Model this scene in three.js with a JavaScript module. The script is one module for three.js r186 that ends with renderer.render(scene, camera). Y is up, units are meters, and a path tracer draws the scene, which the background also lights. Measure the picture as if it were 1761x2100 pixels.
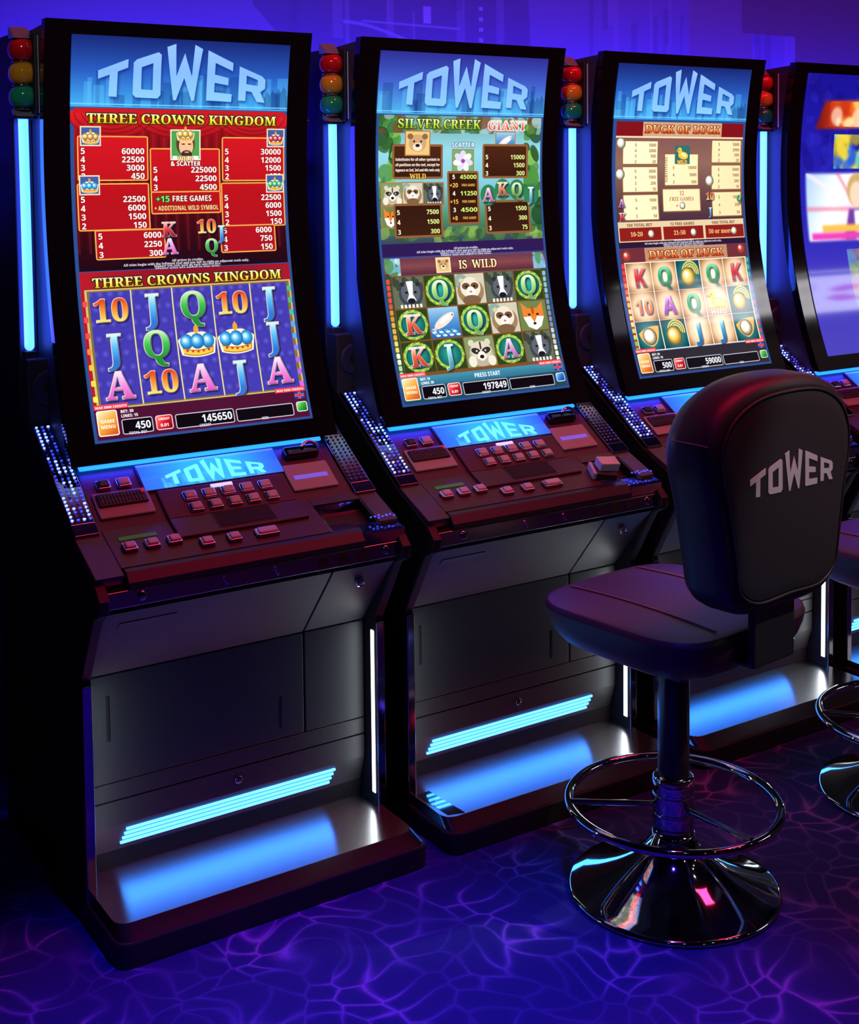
import * as THREE from 'three';
import { RoundedBoxGeometry } from 'three/addons/geometries/RoundedBoxGeometry.js';
import { RectAreaLightUniformsLib } from 'three/addons/lights/RectAreaLightUniformsLib.js';
import { mergeGeometries, toCreasedNormals } from 'three/addons/utils/BufferGeometryUtils.js';

// ---------------------------------------------------------------- camera, light, exposure
RectAreaLightUniformsLib.init();
const scene = new THREE.Scene();
scene.background = new THREE.Color(0, 0, 0);
const renderer = new THREE.WebGLRenderer({ antialias: true });
renderer.toneMapping = THREE.LinearToneMapping;
renderer.toneMappingExposure = 1.0;
renderer.shadowMap.enabled = true;

const CAM = { f: 2703.3, cx: 862.8, cy: 534.5, pitch: 0.05983, roll: -0.0104, yaw: 0.57367, h: 1.4757 };
const camera = new THREE.PerspectiveCamera(THREE.MathUtils.radToDeg(2 * Math.atan(1050 / CAM.f)), 1761 / 2100, 0.05, 60);
{
  const v = (x, y, z) => new THREE.Vector3(x, y, z);
  const f0 = v(Math.sin(CAM.yaw), 0, -Math.cos(CAM.yaw)), r0 = v(Math.cos(CAM.yaw), 0, Math.sin(CAM.yaw)), u0 = v(0, 1, 0);
  const fwd = f0.clone().multiplyScalar(Math.cos(CAM.pitch)).addScaledVector(u0, -Math.sin(CAM.pitch));
  const up = u0.clone().multiplyScalar(Math.cos(CAM.pitch)).addScaledVector(f0, Math.sin(CAM.pitch));
  const u = up.clone().multiplyScalar(Math.cos(CAM.roll)).addScaledVector(r0, -Math.sin(CAM.roll));
  camera.position.set(0, CAM.h, 0);
  camera.up.copy(u);
  camera.lookAt(camera.position.clone().add(fwd));
  camera.setViewOffset(1761, 2100, 880.5 - CAM.cx, 1050 - CAM.cy, 1761, 2100);
}

function rectLight(color, intensity, w, h, pos, rot, parent = scene) {
  const l = new THREE.RectAreaLight(color, intensity, w, h);
  l.position.set(...pos); l.rotation.set(...rot);
  parent.add(l);
  return l;
}
const DOWN = [-Math.PI / 2, 0, 0], FRONT = [0, Math.PI, 0];
const C3 = (r, g, b) => new THREE.Color().setRGB(r, g, b);
// unseen red ceiling panel, placed to redden the consoles and stools
const RED = { color: C3(1, 0.02, 0.10), intensity: 11.0, w: 2.6, d: 0.5, pos: [2.75, 3.38, -1.5] };
rectLight(RED.color, RED.intensity, RED.w, RED.d, [RED.pos[0], RED.pos[1] - 0.03, RED.pos[2]], DOWN);
// unseen blue light bar behind the cabinets, placed to wash the rear wall
const BAR = { color: C3(0.05, 0.028, 1), intensity: 120, w: 3.9, h: 0.05, pos: [2.75, 1.52, -3.098], tilt: 0.6 };
rectLight(BAR.color, BAR.intensity, BAR.w, BAR.h, BAR.pos, [BAR.tilt, 0, 0]);
// unseen blue spot, out of view, placed to light the aisle carpet
const AISLE = { color: C3(0.06, 0.03, 1), pos: [0.95, 3.3, -1.0], aim: [1.0, 0, -1.55] };
{
  const s = new THREE.SpotLight(AISLE.color, 50, 0, 0.33, 0.9, 2);
  s.position.set(...AISLE.pos); s.target.position.set(...AISLE.aim); s.shadow.radius = 3;
  s.castShadow = true; scene.add(s, s.target);
}
// unseen white spot, out of view, placed to light the back of the stool
const UNSEEN_STOOL_SPOT = { pos: [3.3, 3.1, -0.2], aim: [2.02, 0.9, -1.7] };
{
  const s = new THREE.SpotLight(C3(1, 0.95, 1), 9, 0, 0.095, 0.4, 2);
  s.position.set(...UNSEEN_STOOL_SPOT.pos); s.target.position.set(...UNSEEN_STOOL_SPOT.aim); s.shadow.radius = 1.5;
  s.castShadow = true; scene.add(s, s.target);
}
// unseen soft white spot at the front left, placed to light the machine heads
const HEADS = { pos: [-0.6, 3.28, 0.2], aim: [1.7, 1.62, -2.85] };
{
  const s = new THREE.SpotLight(C3(1, 0.93, 1), 8.5, 0, 0.30, 0.9, 2);
  s.position.set(...HEADS.pos); s.target.position.set(...HEADS.aim); s.shadow.radius = 3;
  s.castShadow = true; scene.add(s, s.target);
}
// white lightbox sign hanging across the aisle (seen only as a reflection)
const BOX = { pos: [8.65, 3.07, 2.0], w: 3.9, h: 0.44, intensity: 4 };
rectLight(C3(1, 0.97, 1), BOX.intensity, BOX.w, 0.03, [BOX.pos[0], BOX.pos[1] - BOX.h / 2 - 0.06, BOX.pos[2] - 0.06], [0, 0, 0]);   // spill under the sign, so that its lettering still mirrors

// ---------------------------------------------------------------- helpers
let seed = 7;
const rnd = () => { seed = (seed * 1664525 + 1013904223) >>> 0; return seed / 4294967296; };
const std = (o) => new THREE.MeshStandardMaterial(o);
const phys = (o) => new THREE.MeshPhysicalMaterial(o);
const taken = new Map();
function numbered(name) { const n = taken.get(name) ?? 0; taken.set(name, n + 1); return n ? `${name}_${String(n).padStart(3, '0')}` : name; }
function mesh(name, g, m, parent, pos, rot) {
  const o = new THREE.Mesh(g, m); o.name = name; o.castShadow = o.receiveShadow = true;
  if (pos) o.position.set(...pos);
  if (rot) o.rotation.set(...rot);
  if (parent) parent.add(o);
  return o;
}
function top(o, label, category, group) {
  o.name = numbered(o.name); scene.add(o); o.userData.label = label; o.userData.category = category;
  if (group) o.userData.group = group;
  return o;
}
function struct(name, g, m, pos) { const o = mesh(name, g, m, scene, pos); o.userData.kind = 'structure'; o.userData.label = STRUCT[name]; o.userData.category = name.split('_')[0]; return o; }
const STRUCT = {
  floor: 'deep blue carpet with a net of pale printed ripple lines', wall_back: 'blue-lit wall with a faint printed mural behind the machines',
  wall_front: 'dark plain wall behind the camera', wall_left: 'dark plain wall beyond the row end with empty carpet', wall_right: 'dark plain wall beyond the far end of the row', ceiling: 'dark ceiling above the slot machines',
};
const rb = (w, h, d, r = 0.003, s = 2) => new RoundedBoxGeometry(w, h, d, s, Math.min(r, w / 2.01, h / 2.01, d / 2.01));
const at = (g, x, y, z) => g.translate(x, y, z);
// profile of [z, y] points swept along x from x0 to x1
function sweepX(pts, x0, x1, bevel = 0, curveSeg = 6) {
  const s = pts instanceof THREE.Shape ? pts : new THREE.Shape(pts.map(([z, y]) => new THREE.Vector2(z, y)));
  const g = new THREE.ExtrudeGeometry(s, { depth: x1 - x0 - 2 * bevel, bevelEnabled: bevel > 0, bevelSize: bevel, bevelThickness: bevel, bevelSegments: 2, bevelOffset: -bevel, curveSegments: curveSeg });
  g.rotateY(-Math.PI / 2); g.translate(x1 - bevel, 0, 0);
  return g;
}
const merge = (list) => mergeGeometries(list.map((g) => { const n = g.index ? g.toNonIndexed() : g; for (const k of Object.keys(n.attributes)) if (!['position', 'normal', 'uv'].includes(k)) n.deleteAttribute(k); return n; }));
const lathe = (pts, seg = 48) => new THREE.LatheGeometry(pts.map(([r, y]) => new THREE.Vector2(r, y)), seg);
const canvas = (w, h) => { const c = document.createElement('canvas'); c.width = w; c.height = h; return [c, c.getContext('2d')]; };
function tex(c) { const t = new THREE.CanvasTexture(c); t.colorSpace = THREE.SRGBColorSpace; t.magFilter = THREE.LinearFilter; return t; }

// ---------------------------------------------------------------- TOWER lettering (1024-wide drawing units, y down)
const TOWER = {
  T: [[[119, 152], [252, 97], [252, 135], [206, 154], [203, 266], [166, 264], [170, 169], [119, 189]]],
  O: [[[290, 97], [388, 61], [402, 72], [402, 252], [388, 268], [288, 266], [274, 252], [276, 112]], [[313, 131], [313, 229], [365, 231], [365, 111]]],
  W: [[[426, 36], [467, 20], [474, 165], [510, 60], [547, 165], [556, 20], [594, 38], [560, 274], [547, 274], [511, 172], [474, 274], [461, 274]]],
  E: [[[620, 42], [744, 95], [744, 133], [658, 98], [657, 151], [724, 165], [724, 199], [657, 189], [656, 232], [742, 239], [740, 275], [618, 271]]],
  R: [[[776, 109], [890, 151], [908, 168], [908, 208], [884, 226], [908, 275], [868, 272], [840, 226], [812, 222], [810, 269], [774, 267]], [[813, 150], [813, 190], [870, 197], [870, 170]]],
};
function drawTower(g, fill) {
  g.fillStyle = fill; g.beginPath();
  for (const L of Object.values(TOWER)) for (const ring of L) { ring.forEach(([x, y], i) => (i ? g.lineTo(x, y) : g.moveTo(x, y))); g.closePath(); }
  g.fill('evenodd');
}
function towerShapes(width) {
  const k = width / 790;
  return Object.values(TOWER).map((L) => {
    const P = (r) => r.map(([x, y]) => new THREE.Vector2((x - 513) * k, (165 - y) * k));
    const s = new THREE.Shape(P(L[0])); if (L[1]) s.holes.push(new THREE.Path(P(L[1])));
    return s;
  });
}

// ---------------------------------------------------------------- game pictures on the displays
const W = 1024, H = 1792;
function rr(g, x, y, w, h, r) { g.beginPath(); g.roundRect(x, y, w, h, r); }
function lin(g, x0, y0, x1, y1, ...stops) { const l = g.createLinearGradient(x0, y0, x1, y1); stops.forEach((c, i) => l.addColorStop(i / (stops.length - 1), c)); return l; }
function text(g, s, x, y, size, fill, opt = {}) {
  g.save(); g.font = `${opt.style ?? 'bold'} ${size}px ${opt.font ?? 'sans-serif'}`; g.textAlign = opt.align ?? 'center'; g.textBaseline = 'middle';
  g.translate(x, y); if (opt.rot) g.rotate(opt.rot);
  const m = g.measureText(s).width; g.scale(opt.w ? opt.w / m : 1, opt.stretch ?? 1);
  if (opt.stroke) { g.strokeStyle = opt.stroke; g.lineWidth = opt.lw ?? size * 0.16; g.lineJoin = 'round'; g.strokeText(s, 0, 0); }
  g.fillStyle = Array.isArray(fill) ? lin(g, 0, -size * 0.4, 0, size * 0.36, ...fill) : fill; g.fillText(s, 0, 0); g.restore();
}
function header(g, tint = ['#14256e', '#2456b4', '#3fa3e6']) {
  g.fillStyle = lin(g, 0, 0, 0, 300, ...tint); g.fillRect(0, 0, W, 312);
  g.globalAlpha = 0.35;
  for (let i = 0; i < 34; i++) { const x = rnd() * W, h = 40 + rnd() * 120, w = 16 + rnd() * 46; g.fillStyle = rnd() < 0.5 ? '#12357e' : '#5cc0f0'; g.fillRect(x, 306 - h, w, h); }
  g.fillStyle = '#0c2a66'; g.beginPath(); g.moveTo(900, 306); for (let i = 0; i < 9; i++) g.lineTo(905 + i * 14, 250 - (i % 2) * 26 - i * 4); g.lineTo(1024, 306); g.fill();
  g.globalAlpha = 1;
  g.save(); g.filter = 'blur(7px)'; g.translate(5, 9); drawTower(g, 'rgba(10,40,120,.75)'); g.restore();
  drawTower(g, lin(g, 0, 20, 0, 275, '#8fb8ff', '#7fb2ff', '#86c4ff'));
  g.fillStyle = '#6ec6f5'; g.fillRect(0, 296, W, 5);
}
function rules(g, y = 1000) {
  text(g, 'All prizes in credits.', 512, y - 6, 15, '#e8e8f4', { font: 'serif' });
  text(g, 'All wins begin with the leftmost reel and pay left to right on adjacent reels only.', 512, y + 7, 15, '#e8e8f4', { font: 'serif', w: 600 });
  for (let i = 0; i < 3; i++) text(g, ['Highest win only paid on each selected line.', 'Scatter wins are added to line wins.', 'Malfunction voids all pays and plays.'][i], 512, y + 18 + i * 10, 13, '#e0e0ee', { font: 'serif', w: 320 - i * 8 });
}
function meters(g, o) {
  const y0 = 1648;
  g.fillStyle = o.bar; g.fillRect(14, y0, 998, 132);
  if (o.message) { g.fillStyle = lin(g, 0, y0, 0, y0 + 50, '#3d8fa8', '#2f6a86'); g.fillRect(14, y0, 998, 50); text(g, o.message, 527, y0 + 24, 30, '#eaf6ff', { w: 160 }); }
  g.fillStyle = '#e8404a'; g.fillRect(16, y0 - 22, 150, 22); g.fillRect(858, y0 - 14, 152, 22);
  text(g, 'MAX 5000 CREDITS', 90, y0 - 11, 15, '#fff0f0', { w: 138 }); text(g, 'MAX 5000 CREDITS', 934, y0 - 3, 15, '#fff0f0', { w: 138 });
  rr(g, 24, y0 + 6, 86, 108, 8); g.fillStyle = lin(g, 24, y0, 110, y0 + 108, '#fff3cf', '#f7a344', '#c24a10'); g.fill(); g.strokeStyle = '#f5eedd'; g.lineWidth = 5; g.stroke();
  text(g, 'GAME', 67, y0 + 52, 22, '#fff6df'); text(g, 'MENU', 67, y0 + 76, 22, '#fff6df');
  const cell = (x, y, w, h, v, cap, size = 46) => { rr(g, x, y, w, h, 8); g.fillStyle = '#07060d'; g.fill(); g.strokeStyle = '#c9c9d6'; g.lineWidth = 4; g.stroke(); if (v) text(g, v, x + w - 8, y + h * 0.48, size, '#f2f4ff', { align: 'right', stretch: 1.1 }); text(g, cap, x + w * 0.48, y + h - 2, 16, '#dcdce8'); };
  text(g, o.bet, 128, y0 + 16, 17, '#ffffff', { align: 'left' }); text(g, o.lines, 128, y0 + 36, 17, '#ffffff', { align: 'left' });
  cell(128, y0 + 52, 134, 64, o.total, 'TOTAL BET', 42);
  rr(g, 278, y0 + 52, 74, 62, 10); g.fillStyle = lin(g, 278, y0 + 52, 352, y0 + 114, '#ff8a80', '#d01c28', '#6d0410'); g.fill(); g.strokeStyle = '#f0d8d8'; g.lineWidth = 4; g.stroke(); text(g, 'CREDIT', 315, y0 + 66, 15, '#fff'); text(g, '0.01', 315, y0 + 94, 20, '#fff');
  cell(368, y0 + 56, 272, 62, o.credit, 'CREDIT', 44);
  cell(654, y0 + 62, 280, 56, '', 'WIN');
  g.fillStyle = '#f4f4fa'; g.fillRect(952, y0 + 10, 50, 34); g.fillStyle = '#1d3b9a'; for (const [x, y] of [[952, 10], [982, 10], [952, 32], [982, 32]]) g.fillRect(x, y0 + y, 20, 12); g.fillStyle = '#d02030'; g.fillRect(973, y0 + 10, 8, 34); g.fillRect(952, y0 + 23, 50, 8);
  rr(g, 954, y0 + 60, 52, 44, 8); g.fillStyle = lin(g, 954, y0 + 60, 1000, y0 + 104, ...o.key); g.fill(); g.strokeStyle = '#e8e8f0'; g.lineWidth = 4; g.stroke();
}
function table(g, x, y, w, h, rows, o) {
  rr(g, x, y, w, h, 6); g.fillStyle = o.fill; g.fill(); g.strokeStyle = o.edge; g.lineWidth = o.lw ?? 6; g.stroke();
  const step = (o.step ?? (h - o.top) / rows.length);
  rows.forEach(([a, b], i) => { const yy = y + o.top + step * (i + 0.5); text(g, a, x + (o.ax ?? 22), yy, o.size, o.ink, { stroke: o.halo, lw: 5 }); text(g, b, x + w - 14, yy, o.size, o.ink2 ?? o.ink, { align: 'right', stroke: o.halo, lw: 5 }); });
}
function crown(g, x, y, s, main, gold = '#f4c64c') {
  g.save(); g.translate(x, y); g.scale(s, s);
  g.fillStyle = '#fbf3d4'; g.beginPath(); g.moveTo(-52, 38); g.lineTo(-60, -8); g.quadraticCurveTo(-30, -34, -8, -30); g.lineTo(0, -56); g.lineTo(8, -30); g.quadraticCurveTo(30, -34, 60, -8); g.lineTo(52, 38); g.quadraticCurveTo(0, 56, -52, 38); g.fill();
  for (const [a, b] of [[-34, 20], [34, 20], [0, 22]]) { const q = g.createRadialGradient(a - 5, -8, 2, a, -2, 28); q.addColorStop(0, '#eafaff'); q.addColorStop(0.45, main); q.addColorStop(1, '#123a6c'); g.fillStyle = q; g.beginPath(); g.ellipse(a, -2, b, 24, 0, 0, 7); g.fill(); }
  g.fillStyle = gold; g.beginPath(); g.moveTo(-46, 34); g.quadraticCurveTo(0, 50, 46, 34); g.lineTo(48, 18); g.quadraticCurveTo(0, 34, -48, 18); g.fill();
  g.strokeStyle = '#b4741c'; g.lineWidth = 3; g.stroke(); g.fillStyle = '#e0a02c'; g.beginPath(); g.ellipse(0, -38, 8, 13, 0, 0, 7); g.fill();
  g.fillStyle = '#d8342c'; for (let i = -2; i <= 2; i++) { g.beginPath(); g.arc(i * 17, 30 - Math.abs(i) * 2, 4, 0, 7); g.fill(); }
  g.restore();
}
function glyph(g, s, x, y, size, cols, o = {}) {
  const L = cols;
  g.save(); g.shadowColor = 'rgba(8,6,40,.8)'; g.shadowBlur = 10; g.shadowOffsetX = 4; g.shadowOffsetY = 5;
  text(g, s, x, y, size, L, { font: o.font ?? 'serif', stroke: o.edge ?? '#e8dcc0', lw: size * 0.05, w: o.w, stretch: o.stretch }); g.restore();
  text(g, s, x, y, size, L, { font: o.font ?? 'serif', w: o.w, stretch: o.stretch });
}
const SYM = { 10: ['#d83418', '#f08a30', '#ffe070'], J: ['#d6f4ff', '#58b4f0', '#2a72d0'], Q: ['#c8f4c0', '#3cb84c', '#1c8a34'], A: ['#fbe4ff', '#f08ad8', '#d850b8'], K: ['#ffd0d0', '#e03840', '#8a1020'] };
function dots(g, x, y0, y1, n, cols) { for (let i = 0; i < n; i++) { rr(g, x - 10, y0 + (y1 - y0) * i / (n - 1) - 13, 20, 26, 6); g.fillStyle = cols[Math.floor(i * cols.length / n)]; g.fill(); } }
function begin() { const [c, g] = canvas(W, H); g.fillStyle = '#2a4a8c'; g.fillRect(0, 0, W, H); return [c, g]; }
function wash(g, x, y, w, h, n, size, cols, alpha) { g.save(); g.beginPath(); g.rect(x, y, w, h); g.clip(); g.globalAlpha = alpha; for (let i = 0; i < n; i++) { g.fillStyle = cols[Math.floor(rnd() * cols.length)]; g.beginPath(); g.ellipse(x + rnd() * w, y + rnd() * h, size * (0.3 + rnd()), size * (0.3 + rnd()), rnd() * 3, 0, 7); g.fill(); } g.restore(); }

function pictureCrowns() {
  const [c, g] = begin(); header(g);
  // pay table on a red curtain
  g.fillStyle = lin(g, 0, 316, 0, 1036, '#a01018', '#5c0810', '#1c0612'); g.fillRect(16, 316, 992, 720);
  for (let i = 0; i < 40; i++) { g.fillStyle = `rgba(${i % 2 ? '20,0,6' : '230,60,60'},.16)`; g.fillRect(16 + i * 25, 400, 12, 560); }
  g.fillStyle = lin(g, 0, 320, 0, 480, '#e02028', '#8a0a12'); for (const [a, b] of [[180, 330], [512, 400], [850, 330]]) { g.beginPath(); g.ellipse(a, 330, b * 0.6, 120, 0, 0, Math.PI); g.fill(); }
  g.strokeStyle = 'rgba(70,0,8,.5)'; g.lineWidth = 4; for (const [a, b] of [[180, 330], [512, 400], [850, 330]]) for (let k = 0.35; k < 1; k += 0.16) { g.beginPath(); g.ellipse(a, 330, b * 0.6 * k, 118 * k, 0, 0, Math.PI); g.stroke(); }
  g.fillStyle = '#c01820'; g.fillRect(16, 316, 992, 24);
  text(g, 'THREE CROWNS KINGDOM', 520, 362, 58, ['#fffbd8', '#f2e03a', '#c8b020'], { font: 'serif', w: 900, stroke: '#3c2a08', lw: 10 });
  const red = { fill: lin(g, 0, 430, 0, 990, '#cc1420', '#b01018', '#a81020'), edge: '#e8a84c', top: 46, size: 38, ink: '#fff4ec', halo: '#7a0810' };
  table(g, 32, 441, 312, 194, [['5', '60000'], ['4', '22500'], ['3', '3000'], ['2', '450']], red);
  table(g, 700, 441, 310, 200, [['5', '30000'], ['4', '12000'], ['3', '1500'], ['2', '150']], red);
  table(g, 27, 651, 318, 205, [['5', '22500'], ['4', '6000'], ['3', '1500'], ['2', '150']], { ...red, top: 50 });
  table(g, 693, 653, 314, 203, [['5', '22500'], ['4', '6000'], ['3', '1500'], ['2', '150']], { ...red, top: 50 });
  table(g, 96, 858, 314, 128, [['5', '6000'], ['4', '2250'], ['3', '300']], { ...red, top: 6 });
  table(g, 679, 852, 272, 124, [['5', '6000'], ['4', '750'], ['3', '150']], { ...red, top: 4 });
  table(g, 357, 494, 328, 196, [['5', '225000'], ['4', '22500'], ['3', '4500']], { ...red, top: 76 });
  table(g, 357, 690, 328, 98, [], { ...red, top: 4 });
  text(g, '+15', 410, 722, 40, '#7ae870', { stroke: '#0a4010' }); text(g, 'FREE GAMES', 548, 722, 36, '#fff0e0', { stroke: '#601008', w: 190 }); text(g, '+ ADDITIONAL WILD SYMBOL', 522, 764, 30, '#ffd890', { stroke: '#601008', w: 306 });
  g.fillStyle = '#e4e4c8'; g.fillRect(450, 406, 144, 140); g.fillStyle = '#4c9a4c'; g.fillRect(456, 412, 132, 128);
  g.fillStyle = '#5a3a22'; g.beginPath(); g.ellipse(522, 470, 44, 58, 0, 0, 7); g.fill(); g.fillStyle = '#e8b890'; g.beginPath(); g.ellipse(525, 482, 34, 46, 0, 0, 7); g.fill();
  g.fillStyle = '#3c2a1c'; g.beginPath(); g.ellipse(527, 520, 26, 20, 0, 0, 7); g.fill(); g.fillStyle = '#d8a084'; g.fillRect(518, 506, 20, 6); g.fillStyle = '#2a1c14'; g.fillRect(504, 470, 15, 5); g.fillRect(534, 470, 15, 5); g.fillStyle = '#f0f0f0'; g.fillRect(460, 526, 124, 16);
  crown(g, 522, 428, 0.72, '#e8b030'); text(g, 'WILD', 522, 540, 30, '#fff0b0', { stroke: '#8a4008' }); text(g, '& SCATTER', 522, 562, 28, '#ffffff', { stroke: '#5a1008' });
  for (const [x, y, m] of [[88, 440, '#e8a030'], [968, 440, '#d02838'], [80, 656, '#40a8e8'], [962, 656, '#40b860']]) { g.fillStyle = '#e8d8b0'; g.fillRect(x - 46, y - 44, 92, 88); g.fillStyle = '#40589a'; g.fillRect(x - 40, y - 38, 80, 76); crown(g, x, y + 4, 0.66, m); }
  glyph(g, 'K', 432, 862, 92, SYM.K); glyph(g, 'A', 432, 940, 96, SYM.A); glyph(g, '10', 612, 852, 86, SYM[10]); glyph(g, 'J', 684, 882, 84, SYM.J); glyph(g, 'Q', 632, 942, 86, SYM.Q);
  rules(g, 1008);
  // reels
  g.fillStyle = lin(g, 16, 0, 1008, 0, '#b01828', '#7c1020', '#a01828'); g.fillRect(14, 1040, 998, 612);
  g.fillStyle = '#c8b878'; g.fillRect(30, 1118, 980, 530); g.fillStyle = '#7a6a30'; g.fillRect(40, 1124, 962, 518);
  text(g, 'THREE CROWNS KINGDOM', 518, 1090, 60, ['#fffde0', '#f4ea60', '#d0b428'], { font: 'serif', w: 900, stroke: '#3a2408', lw: 10 });
  for (let k = 0; k < 5; k++) { const x = 50 + k * 189; g.fillStyle = '#4038a8'; g.fillRect(x, 1130, 181, 506); g.save(); g.beginPath(); g.rect(x, 1130, 181, 506); g.clip(); for (let j = 0; j < 30; j++) { const q = g.createRadialGradient(0, 0, 2, 0, 0, 30); q.addColorStop(0, 'rgba(120,110,230,.55)'); q.addColorStop(1, 'rgba(30,20,110,.0)'); g.save(); g.translate(x + (j % 4) * 46 + (Math.floor(j / 4) % 2) * 23, 1140 + Math.floor(j / 4) * 66); g.fillStyle = q; g.fillRect(-34, -34, 68, 68); g.restore(); } g.restore(); g.fillStyle = '#e8dcb0'; if (k) g.fillRect(x - 7, 1126, 5, 514); }
  const R = [['10', 'J', 'Q', '10', 'J'], ['J', 'Q', 'crown', 'crown', 'J'], ['A', '10', 'A', 'J', 'A']];
  R.forEach((row, j) => row.forEach((s, k) => { const x = 140 + k * 189, y = 1214 + j * 168; if (s === 'crown') crown(g, x, y, 1.5, '#38a0e0'); else glyph(g, s, x, y, s === '10' ? 140 : 168, SYM[s], { w: s === '10' ? 160 : undefined }); }));
  dots(g, 28, 1180, 1600, 7, ['#f04848', '#f04848', '#f08a30', '#f4c038', '#f0d840', '#f0e850']); dots(g, 1000, 1160, 1620, 9, ['#40b890', '#38b8b0', '#48a8e8', '#7878f0', '#b060f0', '#d860e8']);
  meters(g, { bar: '#4a1030', bet: 'BET: 30', lines: 'LINES: 15', total: '450', credit: '145650', key: ['#b0f0a0', '#38a838', '#0c5c18'] });
  return c;
}
function beast(g, kind, x, y, w, h) {
  g.save(); g.beginPath(); g.rect(x, y, w, h); g.clip(); g.translate(x + w / 2, y + h / 2); g.scale(w / 160, h / 160);
  const el = (a, b, rx, ry, f, r = 0) => { g.fillStyle = f; g.beginPath(); g.ellipse(a, b, rx, ry, r, 0, 7); g.fill(); };
  if (kind === 'badger') { g.fillStyle = '#5c6a58'; g.fillRect(-80, -80, 160, 160); for (let i = 0; i < 9; i++) el(-70 + i * 17, -60 + (i % 3) * 20, 12, 30, '#3a4436'); el(10, 10, 62, 66, '#3c4048'); el(10, 0, 50, 56, '#5a606a'); g.fillStyle = '#f4f4f2'; g.beginPath(); g.moveTo(-10, -58); g.lineTo(26, -58); g.lineTo(20, 10); g.lineTo(36, 44); g.lineTo(-14, 44); g.lineTo(0, 10); g.fill(); el(-12, 0, 8, 6, '#14141a'); el(34, 0, 8, 6, '#14141a'); el(10, 44, 20, 14, '#18181e'); el(-30, -44, 12, 12, '#2a2c30'); el(50, -42, 12, 12, '#2a2c30'); g.fillStyle = '#ece6d8'; for (let i = 0; i < 6; i++) g.fillRect(-50 + i * 20, 62, 12, 18); }
  else if (kind === 'ferret') { g.fillStyle = '#c8c4b0'; g.fillRect(-80, -80, 160, 160); el(-50, -40, 40, 40, '#8aa898'); el(0, 14, 72, 70, '#9a7c58'); el(0, -6, 56, 56, '#e8dcc8'); el(-24, -14, 22, 18, '#6a4c38'); el(24, -14, 22, 18, '#6a4c38'); el(0, 16, 24, 28, '#fbf2e6'); el(-22, -12, 7, 6, '#1c1410'); el(22, -12, 7, 6, '#1c1410'); el(0, 16, 8, 6, '#c07c78'); el(0, 62, 50, 28, '#7a5c40'); el(-46, -46, 14, 12, '#d8c4a8'); el(46, -46, 14, 12, '#d8c4a8'); }
  else if (kind === 'fox') { g.fillStyle = '#6a8048'; g.fillRect(-80, -80, 160, 160); g.fillStyle = '#e08030'; g.beginPath(); g.moveTo(-64, -74); g.lineTo(-26, -40); g.lineTo(26, -40); g.lineTo(60, -74); g.lineTo(62, 10); g.lineTo(8, 74); g.lineTo(-56, 20); g.fill(); g.fillStyle = '#faf4ec'; g.beginPath(); g.moveTo(-58, 6); g.lineTo(-16, 4); g.lineTo(2, 40); g.lineTo(22, 4); g.lineTo(62, 8); g.lineTo(40, 60); g.lineTo(6, 80); g.lineTo(-36, 60); g.fill(); el(-22, -6, 8, 6, '#2a1808'); el(26, -6, 8, 6, '#2a1808'); el(3, 44, 9, 7, '#181010'); el(0, -30, 8, 26, '#b85010'); }
  else if (kind === 'raccoon') { g.fillStyle = '#7c9460'; g.fillRect(-80, -80, 160, 160); el(4, 14, 66, 66, '#b8ac98'); el(-44, -48, 16, 18, '#d8ccb8'); el(46, -48, 16, 18, '#d8ccb8'); el(4, -6, 56, 50, '#d8cdb8'); el(-24, -4, 26, 16, '#2e2a28', 0.35); el(32, -4, 26, 16, '#2e2a28', -0.35); el(4, 24, 22, 26, '#f6eee0'); el(4, 28, 12, 10, '#16121a'); el(-20, -4, 5, 5, '#e8e0d0'); el(28, -4, 5, 5, '#e8e0d0'); g.fillStyle = '#3a342e'; g.fillRect(0, -52, 9, 40); el(-50, 50, 22, 30, '#e8e0d0'); el(56, 52, 22, 28, '#e8e0d0'); }
  else if (kind === 'fish') { g.fillStyle = lin(g, 0, -80, 0, 80, '#9ac4e0', '#4a8cc8', '#2860a8'); g.fillRect(-80, -80, 160, 160); el(0, -10, 66, 24, '#f0d8d0', -0.6); el(10, -20, 44, 12, '#fbf4f0', -0.6); g.fillStyle = '#e8c4bc'; g.beginPath(); g.moveTo(-44, 24); g.lineTo(-74, 30); g.lineTo(-58, 58); g.fill(); el(46, -38, 4, 4, '#222'); for (let i = 0; i < 16; i++) el(-70 + i * 9, 40 + (i % 4) * 9, 12, 6, i % 2 ? '#d8ecf8' : '#5c9cd0'); }
  else if (kind === 'bear') { g.fillStyle = '#e8c078'; g.fillRect(-80, -80, 160, 160); el(0, 0, 60, 60, '#caa070'); el(-50, -46, 20, 20, '#8a6440'); el(50, -46, 20, 20, '#8a6440'); el(0, 26, 32, 28, '#f0dcc0'); el(0, 16, 15, 11, '#1c1410'); el(-24, -12, 7, 7, '#1c1410'); el(24, -12, 7, 7, '#1c1410'); }
  else if (kind === 'flower') { g.fillStyle = '#6aa868'; g.fillRect(-80, -80, 160, 160); for (let i = 0; i < 7; i++) { g.save(); g.rotate(i * 0.9); el(0, -42, 24, 38, i % 2 ? '#f4f0fa' : '#dcd0ee'); g.restore(); } el(0, 0, 16, 16, '#8a4c9a'); }
  g.restore();
}
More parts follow.
